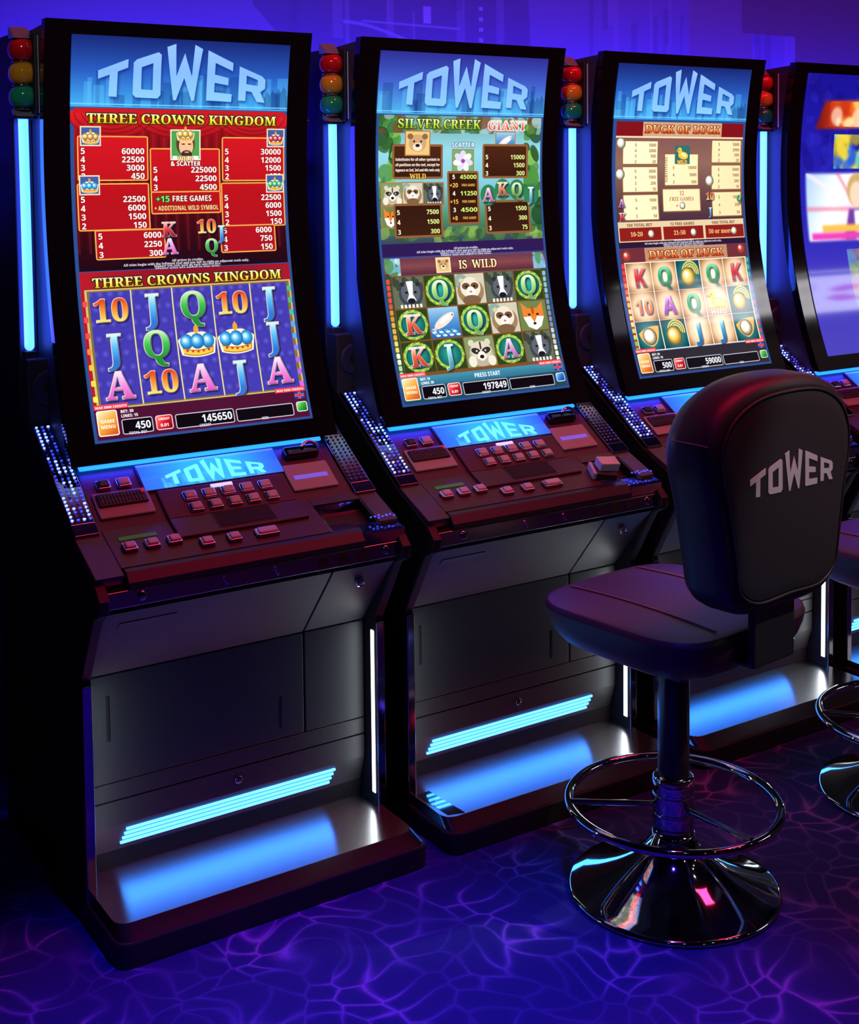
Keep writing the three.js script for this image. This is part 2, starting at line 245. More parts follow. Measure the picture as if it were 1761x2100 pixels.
function medal(g, s, x, y, w, h) {
  g.fillStyle = '#27401c'; g.fillRect(x, y, w, h); g.save(); g.beginPath(); g.rect(x, y, w, h); g.clip();
  for (let i = 0; i < 26; i++) { const a = i / 26 * 6.28; g.fillStyle = i % 2 ? '#78a838' : '#b8d050'; g.beginPath(); g.ellipse(x + w / 2 + Math.cos(a) * w * 0.43, y + h / 2 + Math.sin(a) * h * 0.43, 15, 9, a + 1.2, 0, 7); g.fill(); }
  const q = g.createRadialGradient(x + w / 2, y + h * 0.45, 6, x + w / 2, y + h / 2, w * 0.42); q.addColorStop(0, '#28a89a'); q.addColorStop(1, '#0c5450'); g.fillStyle = q; g.beginPath(); g.ellipse(x + w / 2, y + h / 2, w * 0.41, h * 0.41, 0, 0, 7); g.fill(); g.strokeStyle = '#a8c850'; g.lineWidth = 6; g.stroke(); g.restore();
  const cols = { K: ['#fff0e0', '#e0603c', '#c03828'], Q: ['#f0ffd0', '#a8d880', '#68a850'], J: ['#f0ffff', '#8ad0e0', '#4898b0'], A: ['#fbe4f8', '#d890c8', '#a85c98'] }[s];
  glyph(g, s, x + w / 2, y + h * 0.5, h * 0.86, cols, { edge: s === 'K' ? '#fff4d8' : '#dff0c0' });
}
function pictureCreek() {
  const [c, g] = begin(); header(g, ['#2a2a8c', '#3c5cc0', '#4aa8e0']);
  g.fillStyle = lin(g, 0, 318, 0, 1036, '#6a9c9c', '#8fd0e0', '#7cc0d0', '#46805c', '#2a1c50'); g.fillRect(14, 318, 996, 718);
  wash(g, 14, 318, 130, 620, 46, 44, ['#2c5c2c', '#4c8c3c', '#86b850', '#1c4424'], 0.8); wash(g, 900, 318, 112, 620, 40, 44, ['#2c5c2c', '#4c8c3c', '#86b850', '#1c4424'], 0.8); wash(g, 14, 318, 996, 90, 60, 40, ['#33663c', '#5c7a3c', '#7c4028', '#9cc0c0'], 0.7);
  wash(g, 14, 890, 996, 90, 50, 40, ['#4c7c40', '#8cb050', '#2c4c34'], 0.6); g.fillStyle = '#2a1850'; g.fillRect(14, 970, 996, 66);
  text(g, 'SILVER CREEK', 372, 360, 66, ['#f4ffd0', '#c8e050', '#88a828'], { font: 'serif', w: 500, stroke: '#26400e', lw: 9 }); text(g, 'GIANT', 790, 362, 66, ['#ffd8c8', '#f07058', '#c02c28'], { font: 'serif', w: 250, stroke: '#fff0e8', lw: 7 });
  const wood = { fill: lin(g, 0, 460, 0, 930, '#4a2412', '#2e1408', '#3a1c10'), edge: '#8a5a34', lw: 12, size: 34, ink: '#fff4d0', ink2: '#e4f08c', halo: '#1c0c04' };
  table(g, 100, 470, 286, 166, [], { ...wood, top: 0 }); for (let i = 0; i < 3; i++) text(g, ['Substitutes for all other symbols in', 'all positions on the reel, except for', 'Appears on 2nd, 3rd and 4th reels only'][i], 243, 542 + i * 27, 19, '#fff8ec', { w: 262 }); text(g, 'WILD', 243, 628, 34, '#ffd048', { font: 'serif', stroke: '#5a2008' });
  for (const [k, x, y, w, h] of [['bear', 172, 400, 138, 118], ['flower', 454, 494, 124, 112], ['fish', 722, 398, 118, 106], ['raccoon', 30, 664, 118, 108], ['ferret', 152, 662, 116, 108], ['badger', 274, 664, 118, 108], ['fox', 28, 782, 92, 104]]) { g.fillStyle = '#a87848'; g.fillRect(x - 6, y - 6, w + 12, h + 12); beast(g, k, x, y, w, h); }
  text(g, 'SCATTER', 516, 466, 34, '#e8fbff', { stroke: '#2c5c7c', w: 140 });
  table(g, 643, 466, 280, 170, [['5', '15000'], ['4', '1500'], ['3', '300']], { ...wood, top: 42 });
  table(g, 424, 608, 182, 268, [], { ...wood, top: 0 }); [['5', '45000', '#d8f070'], ['+20', 'FREE GAMES', '#ffb850'], ['4', '11250', '#d8f070'], ['+15', 'FREE GAMES', '#ffb850'], ['3', '4500', '#d8f070'], ['+8', 'FREE GAMES', '#ffb850']].forEach(([a, b, f], i) => { text(g, a, 458, 632 + i * 43, 32, i % 2 ? f : '#fff8e0', { stroke: '#1c0c04' }); text(g, b, 548, 632 + i * 43, i % 2 ? 18 : 32, f, { stroke: '#1c0c04', w: i % 2 ? 84 : 104 }); });
  table(g, 100, 772, 276, 164, [['5', '7500'], ['4', '1500'], ['3', '300']], { ...wood, top: 14 }); table(g, 652, 764, 278, 166, [['5', '1500'], ['4', '300'], ['3', '75']], { ...wood, top: 14 });
  ['A', 'K', 'Q', 'J'].forEach((s, i) => { g.fillStyle = '#2c7c50'; g.beginPath(); g.ellipse(672 + i * 92, [730, 700, 704, 728][i], 50, 56, 0, 0, 7); g.fill(); glyph(g, s, 672 + i * 92, [730, 700, 704, 728][i], 96, { A: ['#fbe4f8', '#d890c8', '#a85c98'], K: ['#ffe8d0', '#e08060', '#a04830'], Q: ['#e8ffd0', '#98c870', '#588838'], J: ['#e8ffff', '#80c8d8', '#3888a8'] }[s]); });
  rules(g, 1008);
  g.fillStyle = lin(g, 0, 1044, 0, 1130, '#6a3a4c', '#8a4a50', '#5c2c38'); g.fillRect(14, 1042, 998, 88); for (let i = 0; i < 9; i++) { g.fillStyle = 'rgba(40,10,20,.35)'; g.fillRect(60, 1052 + i * 9, 900, 3); }
  wash(g, 20, 1044, 90, 90, 16, 30, ['#c0e4f4', '#7ab0d0', '#4c8c4c'], 0.8); wash(g, 930, 1044, 80, 90, 14, 30, ['#c0e4f4', '#7ab0d0', '#4c8c4c'], 0.8);
  g.fillStyle = '#f0dcb8'; g.fillRect(320, 1048, 88, 80); beast(g, 'bear', 327, 1054, 74, 68); text(g, 'IS  WILD', 576, 1090, 62, ['#fffbe0', '#f4d890'], { font: 'serif', w: 240, stroke: '#4c1c10' });
  g.fillStyle = '#7a4a24'; g.fillRect(14, 1132, 998, 520); g.fillStyle = '#2c4a2c'; g.fillRect(14, 1132, 36, 516); g.fillRect(976, 1132, 36, 516);
  const R = [['badger', 'Q', 'ferret', 'badger', 'Q'], ['K', 'fish', 'Q', 'ferret', 'fox'], ['K', 'J', 'raccoon', 'A', 'badger']];
  R.forEach((row, j) => row.forEach((s, k) => { const x = 54 + k * 185, y = 1140 + j * 166; s.length === 1 ? medal(g, s, x, y, 178, 158) : beast(g, s, x, y, 178, 158); }));
  dots(g, 30, 1160, 1630, 16, ['#e04848', '#e04848', '#e08838', '#e0a848', '#e8d068', '#f4f0d8', '#a8d0a0']); dots(g, 992, 1160, 1630, 16, ['#8cb8c8', '#7890c0', '#8a80b8', '#c8c0d8', '#f0f0f4']);
  meters(g, { bar: '#1c4456', message: 'PRESS START', bet: 'BET: 15', lines: 'LINES: 30', total: '450', credit: '197849', key: ['#a0d8ff', '#2878d0', '#0c3870'] });
  return c;
}
function pictureDuck() {
  const [c, g] = begin(); header(g);
  g.fillStyle = lin(g, 0, 326, 0, 1036, '#7c4a4a', '#8a6458', '#5c3a40', '#2c1838'); g.fillRect(24, 326, 984, 714); g.fillStyle = '#7c1018'; g.fillRect(24, 326, 984, 84); g.fillStyle = '#c8a078'; g.fillRect(220, 326, 610, 84); g.fillStyle = '#e8d4b8'; g.fillRect(24, 408, 984, 10);
  const cap = (y) => text(g, 'DUCK OF LUCK', 524, y, 62, ['#fff0c8', '#f0a858', '#c04820'], { font: 'serif', w: 580, stroke: '#8a1c10', lw: 9 });
  cap(366);
  const sheet = { fill: lin(g, 60, 430, 1000, 890, '#fff2cc', '#fbe8b8', '#f2dca8'), edge: '#8a5c3c', lw: 7, size: 25, ink: '#8a6038', top: 10 };
  const rows = [[['5', '5000'], ['4', '2000'], ['3', '500'], ['2', '20']], [['5', '3000'], ['4', '1000'], ['3', '200'], ['2', '10']], [['5', '1000'], ['4', '200'], ['3', '50']]];
  [[434, 136], [582, 148], [742, 148]].forEach(([y, h], i) => { table(g, 76, y, 262, h, rows[i], { ...sheet, ax: 96 }); table(g, 756, y - 8, 240, h, rows[i], { ...sheet, ax: 60 }); });
  table(g, 390, 508, 262, 186, [['5', '10000'], ['4', '5000'], ['3', '500']], { ...sheet, top: 60, ax: 70 }); text(g, 'SUBSTITUTES', 404, 600, 24, '#8a5c3c', { rot: -1.57 });
  g.fillStyle = '#2c6c6c'; g.fillRect(468, 460, 116, 108); duck(g, 526, 506, 0.62); text(g, 'WILD', 526, 556, 30, '#ffe070', { stroke: '#7a2c08' });
  table(g, 372, 712, 292, 134, [], { ...sheet, top: 0 }); text(g, '12', 520, 738, 34, '#c05048', { font: 'serif' }); text(g, 'FREE GAMES', 518, 772, 30, '#a05840', { font: 'serif', w: 190 }); text(g, '+', 480, 812, 34, '#c04030'); pearl(g, 522, 812, 22);
  for (const [x, y] of [[62, 450], [58, 626], [740, 668]]) pearl(g, x, y, 34);
  glyph(g, 'K', 66, 870, 66, SYM.K); glyph(g, 'A', 66, 790, 60, ['#f4d8f4', '#c070c8', '#803c90'], {}); glyph(g, '10', 742, 760, 58, SYM[10]); glyph(g, 'J', 742, 850, 62, SYM.J); glyph(g, 'Q', 978, 772, 54, SYM.Q);
  g.fillStyle = '#e0c8a0'; g.fillRect(28, 898, 976, 116); g.fillStyle = '#8a1c18'; for (const x of [36, 362, 690]) g.fillRect(x, 932, 310, 76);
  [['10X TOTAL BET', '10-20'], ['12 FREE GAMES', '21-50'], ['100X TOTAL BET', '50 or more']].forEach(([a, b], i) => { text(g, a, 186 + i * 326, 918, 24, '#5c2c18', { w: 190 }); text(g, b, 160 + i * 326, 970, 36, '#f0c880', { font: 'serif' }); pearl(g, 268 + i * 326, 970, 24); });
  g.fillStyle = '#2a1530'; g.fillRect(24, 1014, 984, 34); rules(g, 1018);
  g.fillStyle = '#6c2c34'; g.fillRect(24, 1050, 984, 84); g.fillStyle = '#b88a68'; g.fillRect(206, 1050, 640, 80); cap(1092); pearl(g, 70, 1092, 30, '#d83030'); pearl(g, 960, 1080, 30, '#d83030');
  g.fillStyle = '#f0e4d0'; g.fillRect(46, 1130, 946, 514); g.fillStyle = '#b02830'; g.fillRect(24, 1134, 24, 510); g.fillStyle = '#2c7c6c'; g.fillRect(990, 1134, 22, 510);
  const R = [['K', 'Q', 'pearl', 'Q', 'K'], ['10', 'A', 'Q', 'duck', 'pearl'], ['bell', 'pearl', 'J', 'J', 'bell']];
  R.forEach((row, j) => row.forEach((s, k) => {
    const x = 54 + k * 187, y = 1136 + j * 168, teal = ['pearl', 'bell'].includes(s), q = g.createRadialGradient(x + 90, y + 84, 20, x + 90, y + 84, 120);
    (teal ? ['#4cc0b0', '#1c6c70', '#083440'] : ['#fff4e0', '#f0c89c', '#8a5c38']).forEach((cc, i) => q.addColorStop(i / 2, cc)); g.fillStyle = q; g.fillRect(x, y, 180, 166);
    if (s === 'pearl') { for (let i = 0; i < 3; i++) { g.strokeStyle = '#e8d060'; g.lineWidth = 9; g.beginPath(); g.arc(x + 106, y + 66, 60 - i * 14, 3.4, 6.6); g.stroke(); } pearl(g, x + 84, y + 96, 58, '#f4c850'); }
    else if (s === 'bell') { g.fillStyle = '#e8b868'; g.beginPath(); g.moveTo(x + 14, y + 66); g.quadraticCurveTo(x + 90, y + 20, x + 166, y + 30); g.quadraticCurveTo(x + 160, y + 130, x + 96, y + 148); g.quadraticCurveTo(x + 30, y + 130, x + 14, y + 66); g.fill(); pearl(g, x + 90, y + 88, 50, '#fff4d8'); }
    else if (s === 'duck') { duck(g, x + 92, y + 76, 1); text(g, 'WILD', x + 90, y + 142, 52, '#fff4d0', { stroke: '#8a5c18', w: 130 }); }
    else glyph(g, s, x + 90, y + 84, s === '10' ? 118 : 148, { K: ['#ff9090', '#e03038', '#a01820'], Q: ['#90e0b0', '#28a860', '#107040'], 10: ['#ffd0a0', '#f08850', '#e06838'], A: ['#fbd8fb', '#c868d0', '#9840a8'], J: ['#c0f0ff', '#40a8d8', '#1c70b0'] }[s], { font: 'sans-serif', w: s === '10' ? 130 : undefined });
  }));
  dots(g, 36, 1150, 1630, 14, ['#e04048', '#f07040', '#e8c050', '#e8e070', '#b8e060', '#70c850']); dots(g, 1002, 1150, 1630, 12, ['#50a8a0', '#7070b8', '#b060a0', '#e04060']);
  meters(g, { bar: '#2a2630', bet: 'BET: 50', lines: 'LINES: 10', total: '500', credit: '59000', key: ['#b0f0a0', '#38a838', '#0c5c18'] });
  return c;
}
function pearl(g, x, y, r, col = '#e8e4d8') { const q = g.createRadialGradient(x - r * 0.3, y - r * 0.35, r * 0.1, x, y, r); q.addColorStop(0, '#ffffff'); q.addColorStop(0.5, col); q.addColorStop(1, '#5c4a34'); g.fillStyle = q; g.beginPath(); g.arc(x, y, r, 0, 7); g.fill(); }
function duck(g, x, y, s) { g.save(); g.translate(x, y); g.scale(s, s); g.fillStyle = '#e8c040'; g.beginPath(); g.ellipse(10, 20, 62, 36, 0.15, 0, 7); g.fill(); g.beginPath(); g.arc(-34, -28, 28, 0, 7); g.fill(); g.fillStyle = '#fbe890'; g.beginPath(); g.ellipse(18, 14, 40, 18, 0.3, 0, 7); g.fill(); g.fillStyle = '#e07820'; g.beginPath(); g.ellipse(-64, -24, 16, 7, 0, 0, 7); g.fill(); g.fillStyle = '#201408'; g.beginPath(); g.arc(-40, -34, 4, 0, 7); g.fill(); g.restore(); }
function pictureNeon() {
  const [c, g] = begin(); g.fillStyle = lin(g, 0, 0, 0, H, '#14108c', '#1c18a0', '#2420a8', '#4038b8', '#443cae'); g.fillRect(0, 0, W, H); wash(g, 0, 0, W, 700, 60, 60, ['#2c28b8', '#100c70'], 0.35); g.filter = 'blur(9px)';
  g.fillStyle = lin(g, 150, 0, 900, 0, '#7c1410', '#e05018', '#f0b038', '#f4e8f0'); g.beginPath(); g.moveTo(190, 170); g.lineTo(900, 150); g.lineTo(960, 320); g.lineTo(120, 350); g.fill(); wash(g, 240, 170, 660, 160, 26, 60, ['#ffe890', '#fff4e0', '#e06020', '#c03010'], 0.6);
  wash(g, 300, 380, 460, 220, 60, 60, ['#40c0c8', '#e8d040', '#2858d0', '#78e0d0', '#b0a030'], 0.8);
  g.fillStyle = lin(g, 60, 640, 900, 1060, '#a8c8f0', '#ffffff', '#f4c8e8', '#c850b0'); g.fillRect(50, 630, 924, 430); g.save(); g.beginPath(); g.rect(50, 630, 924, 430); g.clip(); for (let i = 0; i < 14; i++) { g.strokeStyle = i % 2 ? 'rgba(224,90,120,.6)' : 'rgba(250,230,250,.7)'; g.lineWidth = 26; g.beginPath(); g.moveTo(520, 860); g.lineTo(520 + Math.cos(i * 0.45) * 700, 860 + Math.sin(i * 0.45) * 700); g.stroke(); } g.restore();
  g.fillStyle = '#c8a468'; g.beginPath(); g.ellipse(520, 740, 92, 110, 0, 0, 7); g.fill(); g.fillStyle = '#f0d0b8'; g.beginPath(); g.ellipse(520, 770, 66, 88, 0, 0, 7); g.fill(); g.fillStyle = '#6c3c9c'; g.beginPath(); g.moveTo(380, 1060); g.lineTo(440, 860); g.lineTo(600, 860); g.lineTo(680, 1060); g.fill(); g.fillStyle = '#ffffff'; g.fillRect(488, 870, 64, 190);
  g.fillStyle = '#f0b850'; g.fillRect(180, 960, 660, 50); g.fillStyle = '#e040b0'; g.fillRect(80, 1010, 860, 44);
  wash(g, 380, 1120, 560, 420, 70, 70, ['#5c90c8', '#88a860', '#7c6cc0', '#a07888', '#4c50a8'], 0.6); g.filter = 'none';
  return c;
}

// ---------------------------------------------------------------- materials
const M = {
  black: std({ color: C3(0.006, 0.006, 0.008), roughness: 0.55 }),
  gloss: phys({ color: C3(0.006, 0.006, 0.009), roughness: 0.06, ior: 1.5 }),
  housing: std({ color: C3(0.035, 0.034, 0.05), roughness: 0.5 }),
  plinth: std({ color: C3(0.008, 0.008, 0.01), roughness: 0.6 }),
  panel: std({ color: C3(0.052, 0.058, 0.062), roughness: 0.48 }),
  groove: std({ color: C3(0.01, 0.01, 0.012), roughness: 0.8 }),
  brushed: phys({ color: C3(0.46, 0.47, 0.50), roughness: 0.24, metalness: 1, anisotropy: 0.85, anisotropyRotation: Math.PI / 2 }),
  lip: std({ color: C3(0.15, 0.15, 0.19), roughness: 0.22, metalness: 1 }),
  polished: std({ color: C3(0.34, 0.34, 0.36), roughness: 0.06, metalness: 1 }),
  chrome: std({ color: C3(0.62, 0.62, 0.64), roughness: 0.09, metalness: 1 }),
  darkChrome: std({ color: C3(0.30, 0.29, 0.31), roughness: 0.10, metalness: 1 }),
  deck: std({ color: C3(0.062, 0.020, 0.028), roughness: 0.42 }),
  rail: std({ color: C3(0.34, 0.31, 0.36), roughness: 0.24, metalness: 1 }),
  deckSide: std({ color: C3(0.02, 0.02, 0.024), roughness: 0.4 }),
  pad: std({ color: C3(0.36, 0.30, 0.30), roughness: 0.55 }),
  cap: std({ color: C3(0.55, 0.50, 0.50), roughness: 0.25 }),
  capDark: std({ color: C3(0.03, 0.03, 0.035), roughness: 0.25 }),
  greenLabel: std({ color: C3(0.06, 0.42, 0.05), roughness: 0.6, emissive: C3(0.0, 0.035, 0.002) }),
  violet: std({ color: C3(0.2, 0.16, 0.6), roughness: 0.4, emissive: C3(0.10, 0.075, 0.55) }),
  keyLight: std({ color: C3(0.6, 0.6, 0.7), roughness: 0.4, emissive: C3(0.6, 0.6, 1.0) }),
  bars: std({ color: C3(0.1, 0.2, 0.4), roughness: 0.4, emissive: C3(0.28, 2.2, 8) }),
  tube: std({ color: C3(0.2, 0.4, 0.6), roughness: 0.4, emissive: C3(0.22, 0.92, 6.0) }),
  lightBar: std({ color: C3(0.1, 0.2, 0.4), roughness: 0.4, emissive: C3(0.03, 0.5, 4.0) }),
  strip: std({ color: C3(0.9, 0.9, 0.9), roughness: 0.5, emissive: C3(2.6, 2.75, 2.8) }),
  lens: (r, g, b) => phys({ color: C3(r, g, b), roughness: 0.07, clearcoat: 1, clearcoatRoughness: 0.03 }),
  clear: phys({ color: C3(0.22, 0.2, 0.24), roughness: 0.1, clearcoat: 1 }),
  bead: phys({ color: C3(0.30, 0.30, 0.45), roughness: 0.08, metalness: 0.8 }),
  beadLit: std({ color: C3(0.6, 0.7, 1), roughness: 0.2, emissive: C3(0.55, 0.85, 4.2) }),
  beadDim: std({ color: C3(0.3, 0.4, 1), roughness: 0.2, emissive: C3(0.03, 0.08, 1.1) }),
  speaker: std({ color: C3(0.03, 0.03, 0.10), roughness: 0.6 }),
  vinyl: phys({ color: C3(0.022, 0.021, 0.023), roughness: 0.48 }),
  seatVinyl: phys({ color: C3(0.050, 0.017, 0.021), roughness: 0.5 }),
  stitch: std({ color: C3(0.34, 0.26, 0.28), roughness: 0.8 }),
  thread: std({ color: C3(0.72, 0.70, 0.72), roughness: 0.85 }),
  pole: std({ color: C3(0.012, 0.012, 0.014), roughness: 0.3 }),
  stoolChrome: std({ color: C3(0.55, 0.55, 0.57), roughness: 0.05, metalness: 1 }),
  lampHead: std({ color: C3(0.02, 0.02, 0.022), roughness: 0.5 }),
};

// ---------------------------------------------------------------- room
function carpetTexture(N = 1536) {
  const G = 17, pts = [];
  for (let j = 0; j < G; j++) for (let i = 0; i < G; i++) pts.push([(i + 0.08 + 0.84 * rnd()) / G, (j + 0.08 + 0.84 * rnd()) / G]);
  const wave = Array.from({ length: 10 }, () => [Math.round(1 + rnd() * 5) * (rnd() < 0.5 ? -1 : 1), Math.round(1 + rnd() * 5), rnd() * 6.28, 0.004 + rnd() * 0.008]);
  const field = (x, y) => {
    const cx = Math.floor(x * G), cy = Math.floor(y * G); let a = 9, b = 9;
    for (let dj = -2; dj <= 2; dj++) for (let di = -2; di <= 2; di++) {
      const I = cx + di, J = cy + dj, p = pts[((J % G + G) % G) * G + ((I % G + G) % G)];
      const dx = p[0] + Math.floor(I / G) - x, dy = p[1] + Math.floor(J / G) - y, d = Math.hypot(dx, dy) * G;
      if (d < a) { b = a; a = d; } else if (d < b) b = d;
    }
    return b - a;
  };
  const data = new Uint8Array(N * N * 4), bump = new Uint8Array(N * N * 4);
  const S = (v) => Math.round(255 * Math.max(0, Math.min(1, v <= 0.0031308 ? v * 12.92 : 1.055 * Math.pow(v, 1 / 2.4) - 0.055)));
  for (let j = 0; j < N; j++) for (let i = 0; i < N; i++) {
    let x = i / N, y = j / N, wx = 0, wy = 0, tone = 0;
    for (const [fx, fy, ph, am] of wave) { const s = Math.sin(6.2832 * (fx * x + fy * y) + ph); wx += am * s; wy += am * Math.cos(6.2832 * (fy * x - fx * y) + ph); tone += s * am * 12; }
    const e = field(x + wx, y + wy), line = Math.exp(-Math.pow(e / 0.085, 1.15)), halo = Math.exp(-e / 0.3);
    const n = 0.75 + 0.5 * rnd(), strong = 0.2 + 0.8 * Math.pow(Math.max(0, Math.min(1, 0.5 + tone * 1.9)), 1.6);
    const k = Math.min(1, line * strong), h = halo * 0.28 * strong;
    const red = Math.max(0, tone) * 0.5;
    const o = (j * N + i) * 4;
    data[o] = S((0.010 + 0.02 * h + 0.16 * k + red * k * 0.5) * n); data[o + 1] = S((0.013 + 0.03 * h + 0.13 * k) * n); data[o + 2] = S((0.18 + 0.14 * h + 0.42 * k) * n); data[o + 3] = 255;
    bump[o] = bump[o + 1] = bump[o + 2] = Math.floor(255 * rnd()); bump[o + 3] = 255;
  }
  const mk = (d, srgb) => { const t = new THREE.DataTexture(d, N, N); t.wrapS = t.wrapT = THREE.RepeatWrapping; t.magFilter = THREE.LinearFilter; if (srgb) t.colorSpace = THREE.SRGBColorSpace; t.needsUpdate = true; t.repeat.set(1 / 1.2, 1 / 1.2); return t; };
  return [mk(data, true), mk(bump, false)];
}
const ROOM = { x0: -2.5, x1: 11, z0: -3.27, z1: 3.2, h: 3.5 };
{
  const [cm, cb] = carpetTexture();
  const w = ROOM.x1 - ROOM.x0, d = ROOM.z1 - ROOM.z0, mx = (ROOM.x0 + ROOM.x1) / 2, mz = (ROOM.z0 + ROOM.z1) / 2;
  const fg = new THREE.BoxGeometry(w + 0.4, 0.1, d + 0.4);
  { const p = fg.attributes.position, uv = fg.attributes.uv; for (let i = 0; i < p.count; i++) uv.setXY(i, p.getX(i), p.getZ(i)); }
  struct('floor', fg, std({ map: cm, bumpMap: cb, bumpScale: 0.002, roughness: 0.95 }), [mx, -0.05, mz]);
  const dark = std({ color: C3(0.03, 0.03, 0.035), roughness: 0.9 });
  struct('ceiling', new THREE.BoxGeometry(w + 0.4, 0.1, d + 0.4), dark, [mx, ROOM.h + 0.05, mz]);
  struct('wall_front', new THREE.BoxGeometry(w + 0.4, ROOM.h, 0.1), dark, [mx, ROOM.h / 2, ROOM.z1 + 0.05]);
  struct('wall_left', new THREE.BoxGeometry(0.1, ROOM.h, d), dark, [ROOM.x0 - 0.05, ROOM.h / 2, mz]);
  struct('wall_right', new THREE.BoxGeometry(0.1, ROOM.h, d), dark, [ROOM.x1 + 0.05, ROOM.h / 2, mz]);
  // printed mural on the wall behind the machines
  const [c, g] = canvas(2048, 512), X = (m) => (m - 0) * 512, Y = (m) => (2.4 - m) * 512;   // 4 m x 1 m
  g.fillStyle = '#4c5090'; g.fillRect(0, 0, 2048, 512);
  g.fillStyle = '#3c4078'; g.beginPath(); g.moveTo(X(1.56), 0); g.lineTo(X(1.58), Y(1.96)); g.lineTo(X(1.72), Y(1.82)); g.lineTo(X(1.8), 512); g.lineTo(X(2.55), 512); g.lineTo(X(2.5), 0); g.fill();
  g.strokeStyle = '#5c60a0'; g.lineWidth = 5; g.beginPath(); g.moveTo(X(1.86), Y(1.93)); g.bezierCurveTo(X(2.0), Y(1.93), X(2.05), Y(1.87), X(2.3), Y(1.85)); g.stroke(); g.lineWidth = 3; g.beginPath(); g.moveTo(X(1.92), Y(1.935)); g.lineTo(X(2.26), Y(1.93)); g.stroke();
  g.fillStyle = '#6a6cb0'; g.fillRect(X(2.13), Y(1.99), 14, 26); for (let i = 0; i < 7; i++) g.fillRect(X(2.33), Y(2.0) + i * 16, 8, 6);
  g.globalAlpha = 0.35; for (let i = 0; i < 90; i++) { g.fillStyle = i % 2 ? '#34386c' : '#6468a4'; g.fillRect(X(1.6) + rnd() * 1400, rnd() * 512, 2 + rnd() * 16, 60 + rnd() * 300); } g.globalAlpha = 1;
  g.fillStyle = '#50507c'; g.fillRect(X(3.2), 0, X(0.3), 512); g.fillStyle = '#463e60'; g.fillRect(X(3.72), 0, 400, 512); g.fillRect(X(3.45), 0, X(0.27), Y(1.98));
  const t = tex(c); t.wrapS = t.wrapT = THREE.MirroredRepeatWrapping;
  const wg = new THREE.BoxGeometry(w + 0.4, ROOM.h, 0.1); { const p = wg.attributes.position, uv = wg.attributes.uv; for (let i = 0; i < p.count; i++) uv.setXY(i, (p.getX(i) + mx) / 4, p.getY(i) + ROOM.h / 2 - 1.4); }
  struct('wall_back', wg, std({ map: t, roughness: 0.85 }), [mx, ROOM.h / 2, ROOM.z0 - 0.05]);
}

// ---------------------------------------------------------------- slot machine
const ZS = (y) => -0.262 + 0.354 * (y - 1.5) ** 2;          // the concave front of the display
const A1 = Math.atan(0.685), A2 = Math.atan(0.44);
const up1 = (x, z, h = 0) => [x, 0.784 + 0.685 * (-0.03 - z) + h * Math.cos(A1), z + h * Math.sin(A1)];   // on the upper deck
const up2 = (x, z, h = 0) => [x, 0.784 + 0.44 * (-0.03 - z) + h * Math.cos(A2), z + h * Math.sin(A2)];    // on the lower deck
function curved(y0, y1, x0, x1, dz, thick, n = 36) {
  const f = [], b = [];
  for (let i = 0; i <= n; i++) { const y = y0 + (y1 - y0) * i / n; f.push([ZS(y) + dz, y]); b.unshift([ZS(y) + dz - thick, y]); }
  return toCreasedNormals(sweepX([...f, ...b], x0, x1, 0.0015), 0.15);
}
function displaySheet() {
  const y0 = 0.938, y1 = 1.792, hw = 0.256, n = 48, g = new THREE.PlaneGeometry(1, 1, 1, n), p = g.attributes.position, uv = g.attributes.uv, nn = g.attributes.normal;
  const arc = [0]; for (let i = 1; i <= n; i++) { const a = y0 + (y1 - y0) * (i - 1) / n, b = y0 + (y1 - y0) * i / n; arc.push(arc[i - 1] + Math.hypot(b - a, ZS(b) - ZS(a))); }
  for (let i = 0; i < p.count; i++) {
    const k = n - Math.floor(i / 2), y = y0 + (y1 - y0) * k / n, s = 0.708 * (y - 1.5), l = Math.hypot(1, s);
    p.setXYZ(i, (i % 2 ? hw : -hw), y, ZS(y) + 0.0025); uv.setXY(i, i % 2, arc[k] / arc[n]); nn.setXYZ(i, 0, -s / l, 1 / l);
  }
  return g;
}
const capGeo = rb(0.023, 0.010, 0.019, 0.004, 3), ringGeo = rb(0.031, 0.008, 0.026, 0.004, 3), wideCap = rb(0.044, 0.010, 0.019, 0.004, 3), wideRing = rb(0.053, 0.008, 0.026, 0.004, 3);
function button(parent, pos, rot, wide, m = M.cap) {
  const b = mesh('button', wide ? wideRing : ringGeo, M.chrome, parent, pos, [rot, 0, 0]);
  mesh('button_cap', wide ? wideCap : capGeo, m, b, [0, 0.004, 0]);
}
const beadGeo = new THREE.IcosahedronGeometry(0.0031, 1);
function beadSets(side) {
  const lit = [], dim = [], off = [];
  for (let r = 0; r < 4; r++) {
    let run = 0, on = false;
    for (let k = 0; k < 27; k++) {
      if (run-- <= 0) { on = rnd() < (side < 0 ? 0.32 : 0.05); run = Math.floor(rnd() * 3); }
      const z = -0.282 + k * 0.0086, x = 0.301 + 0.0125 * r, p = up1(side * x, z, 0.0065);
      const g = beadGeo.clone().scale(0.85 + 0.3 * rnd(), 0.7, 1.25).translate(...p);
      (on ? lit : side < 0 && rnd() < 0.7 ? dim : off).push(g);
    }
  }
  return [lit, dim, off].map((l) => (l.length ? mergeGeometries(l) : null));
}
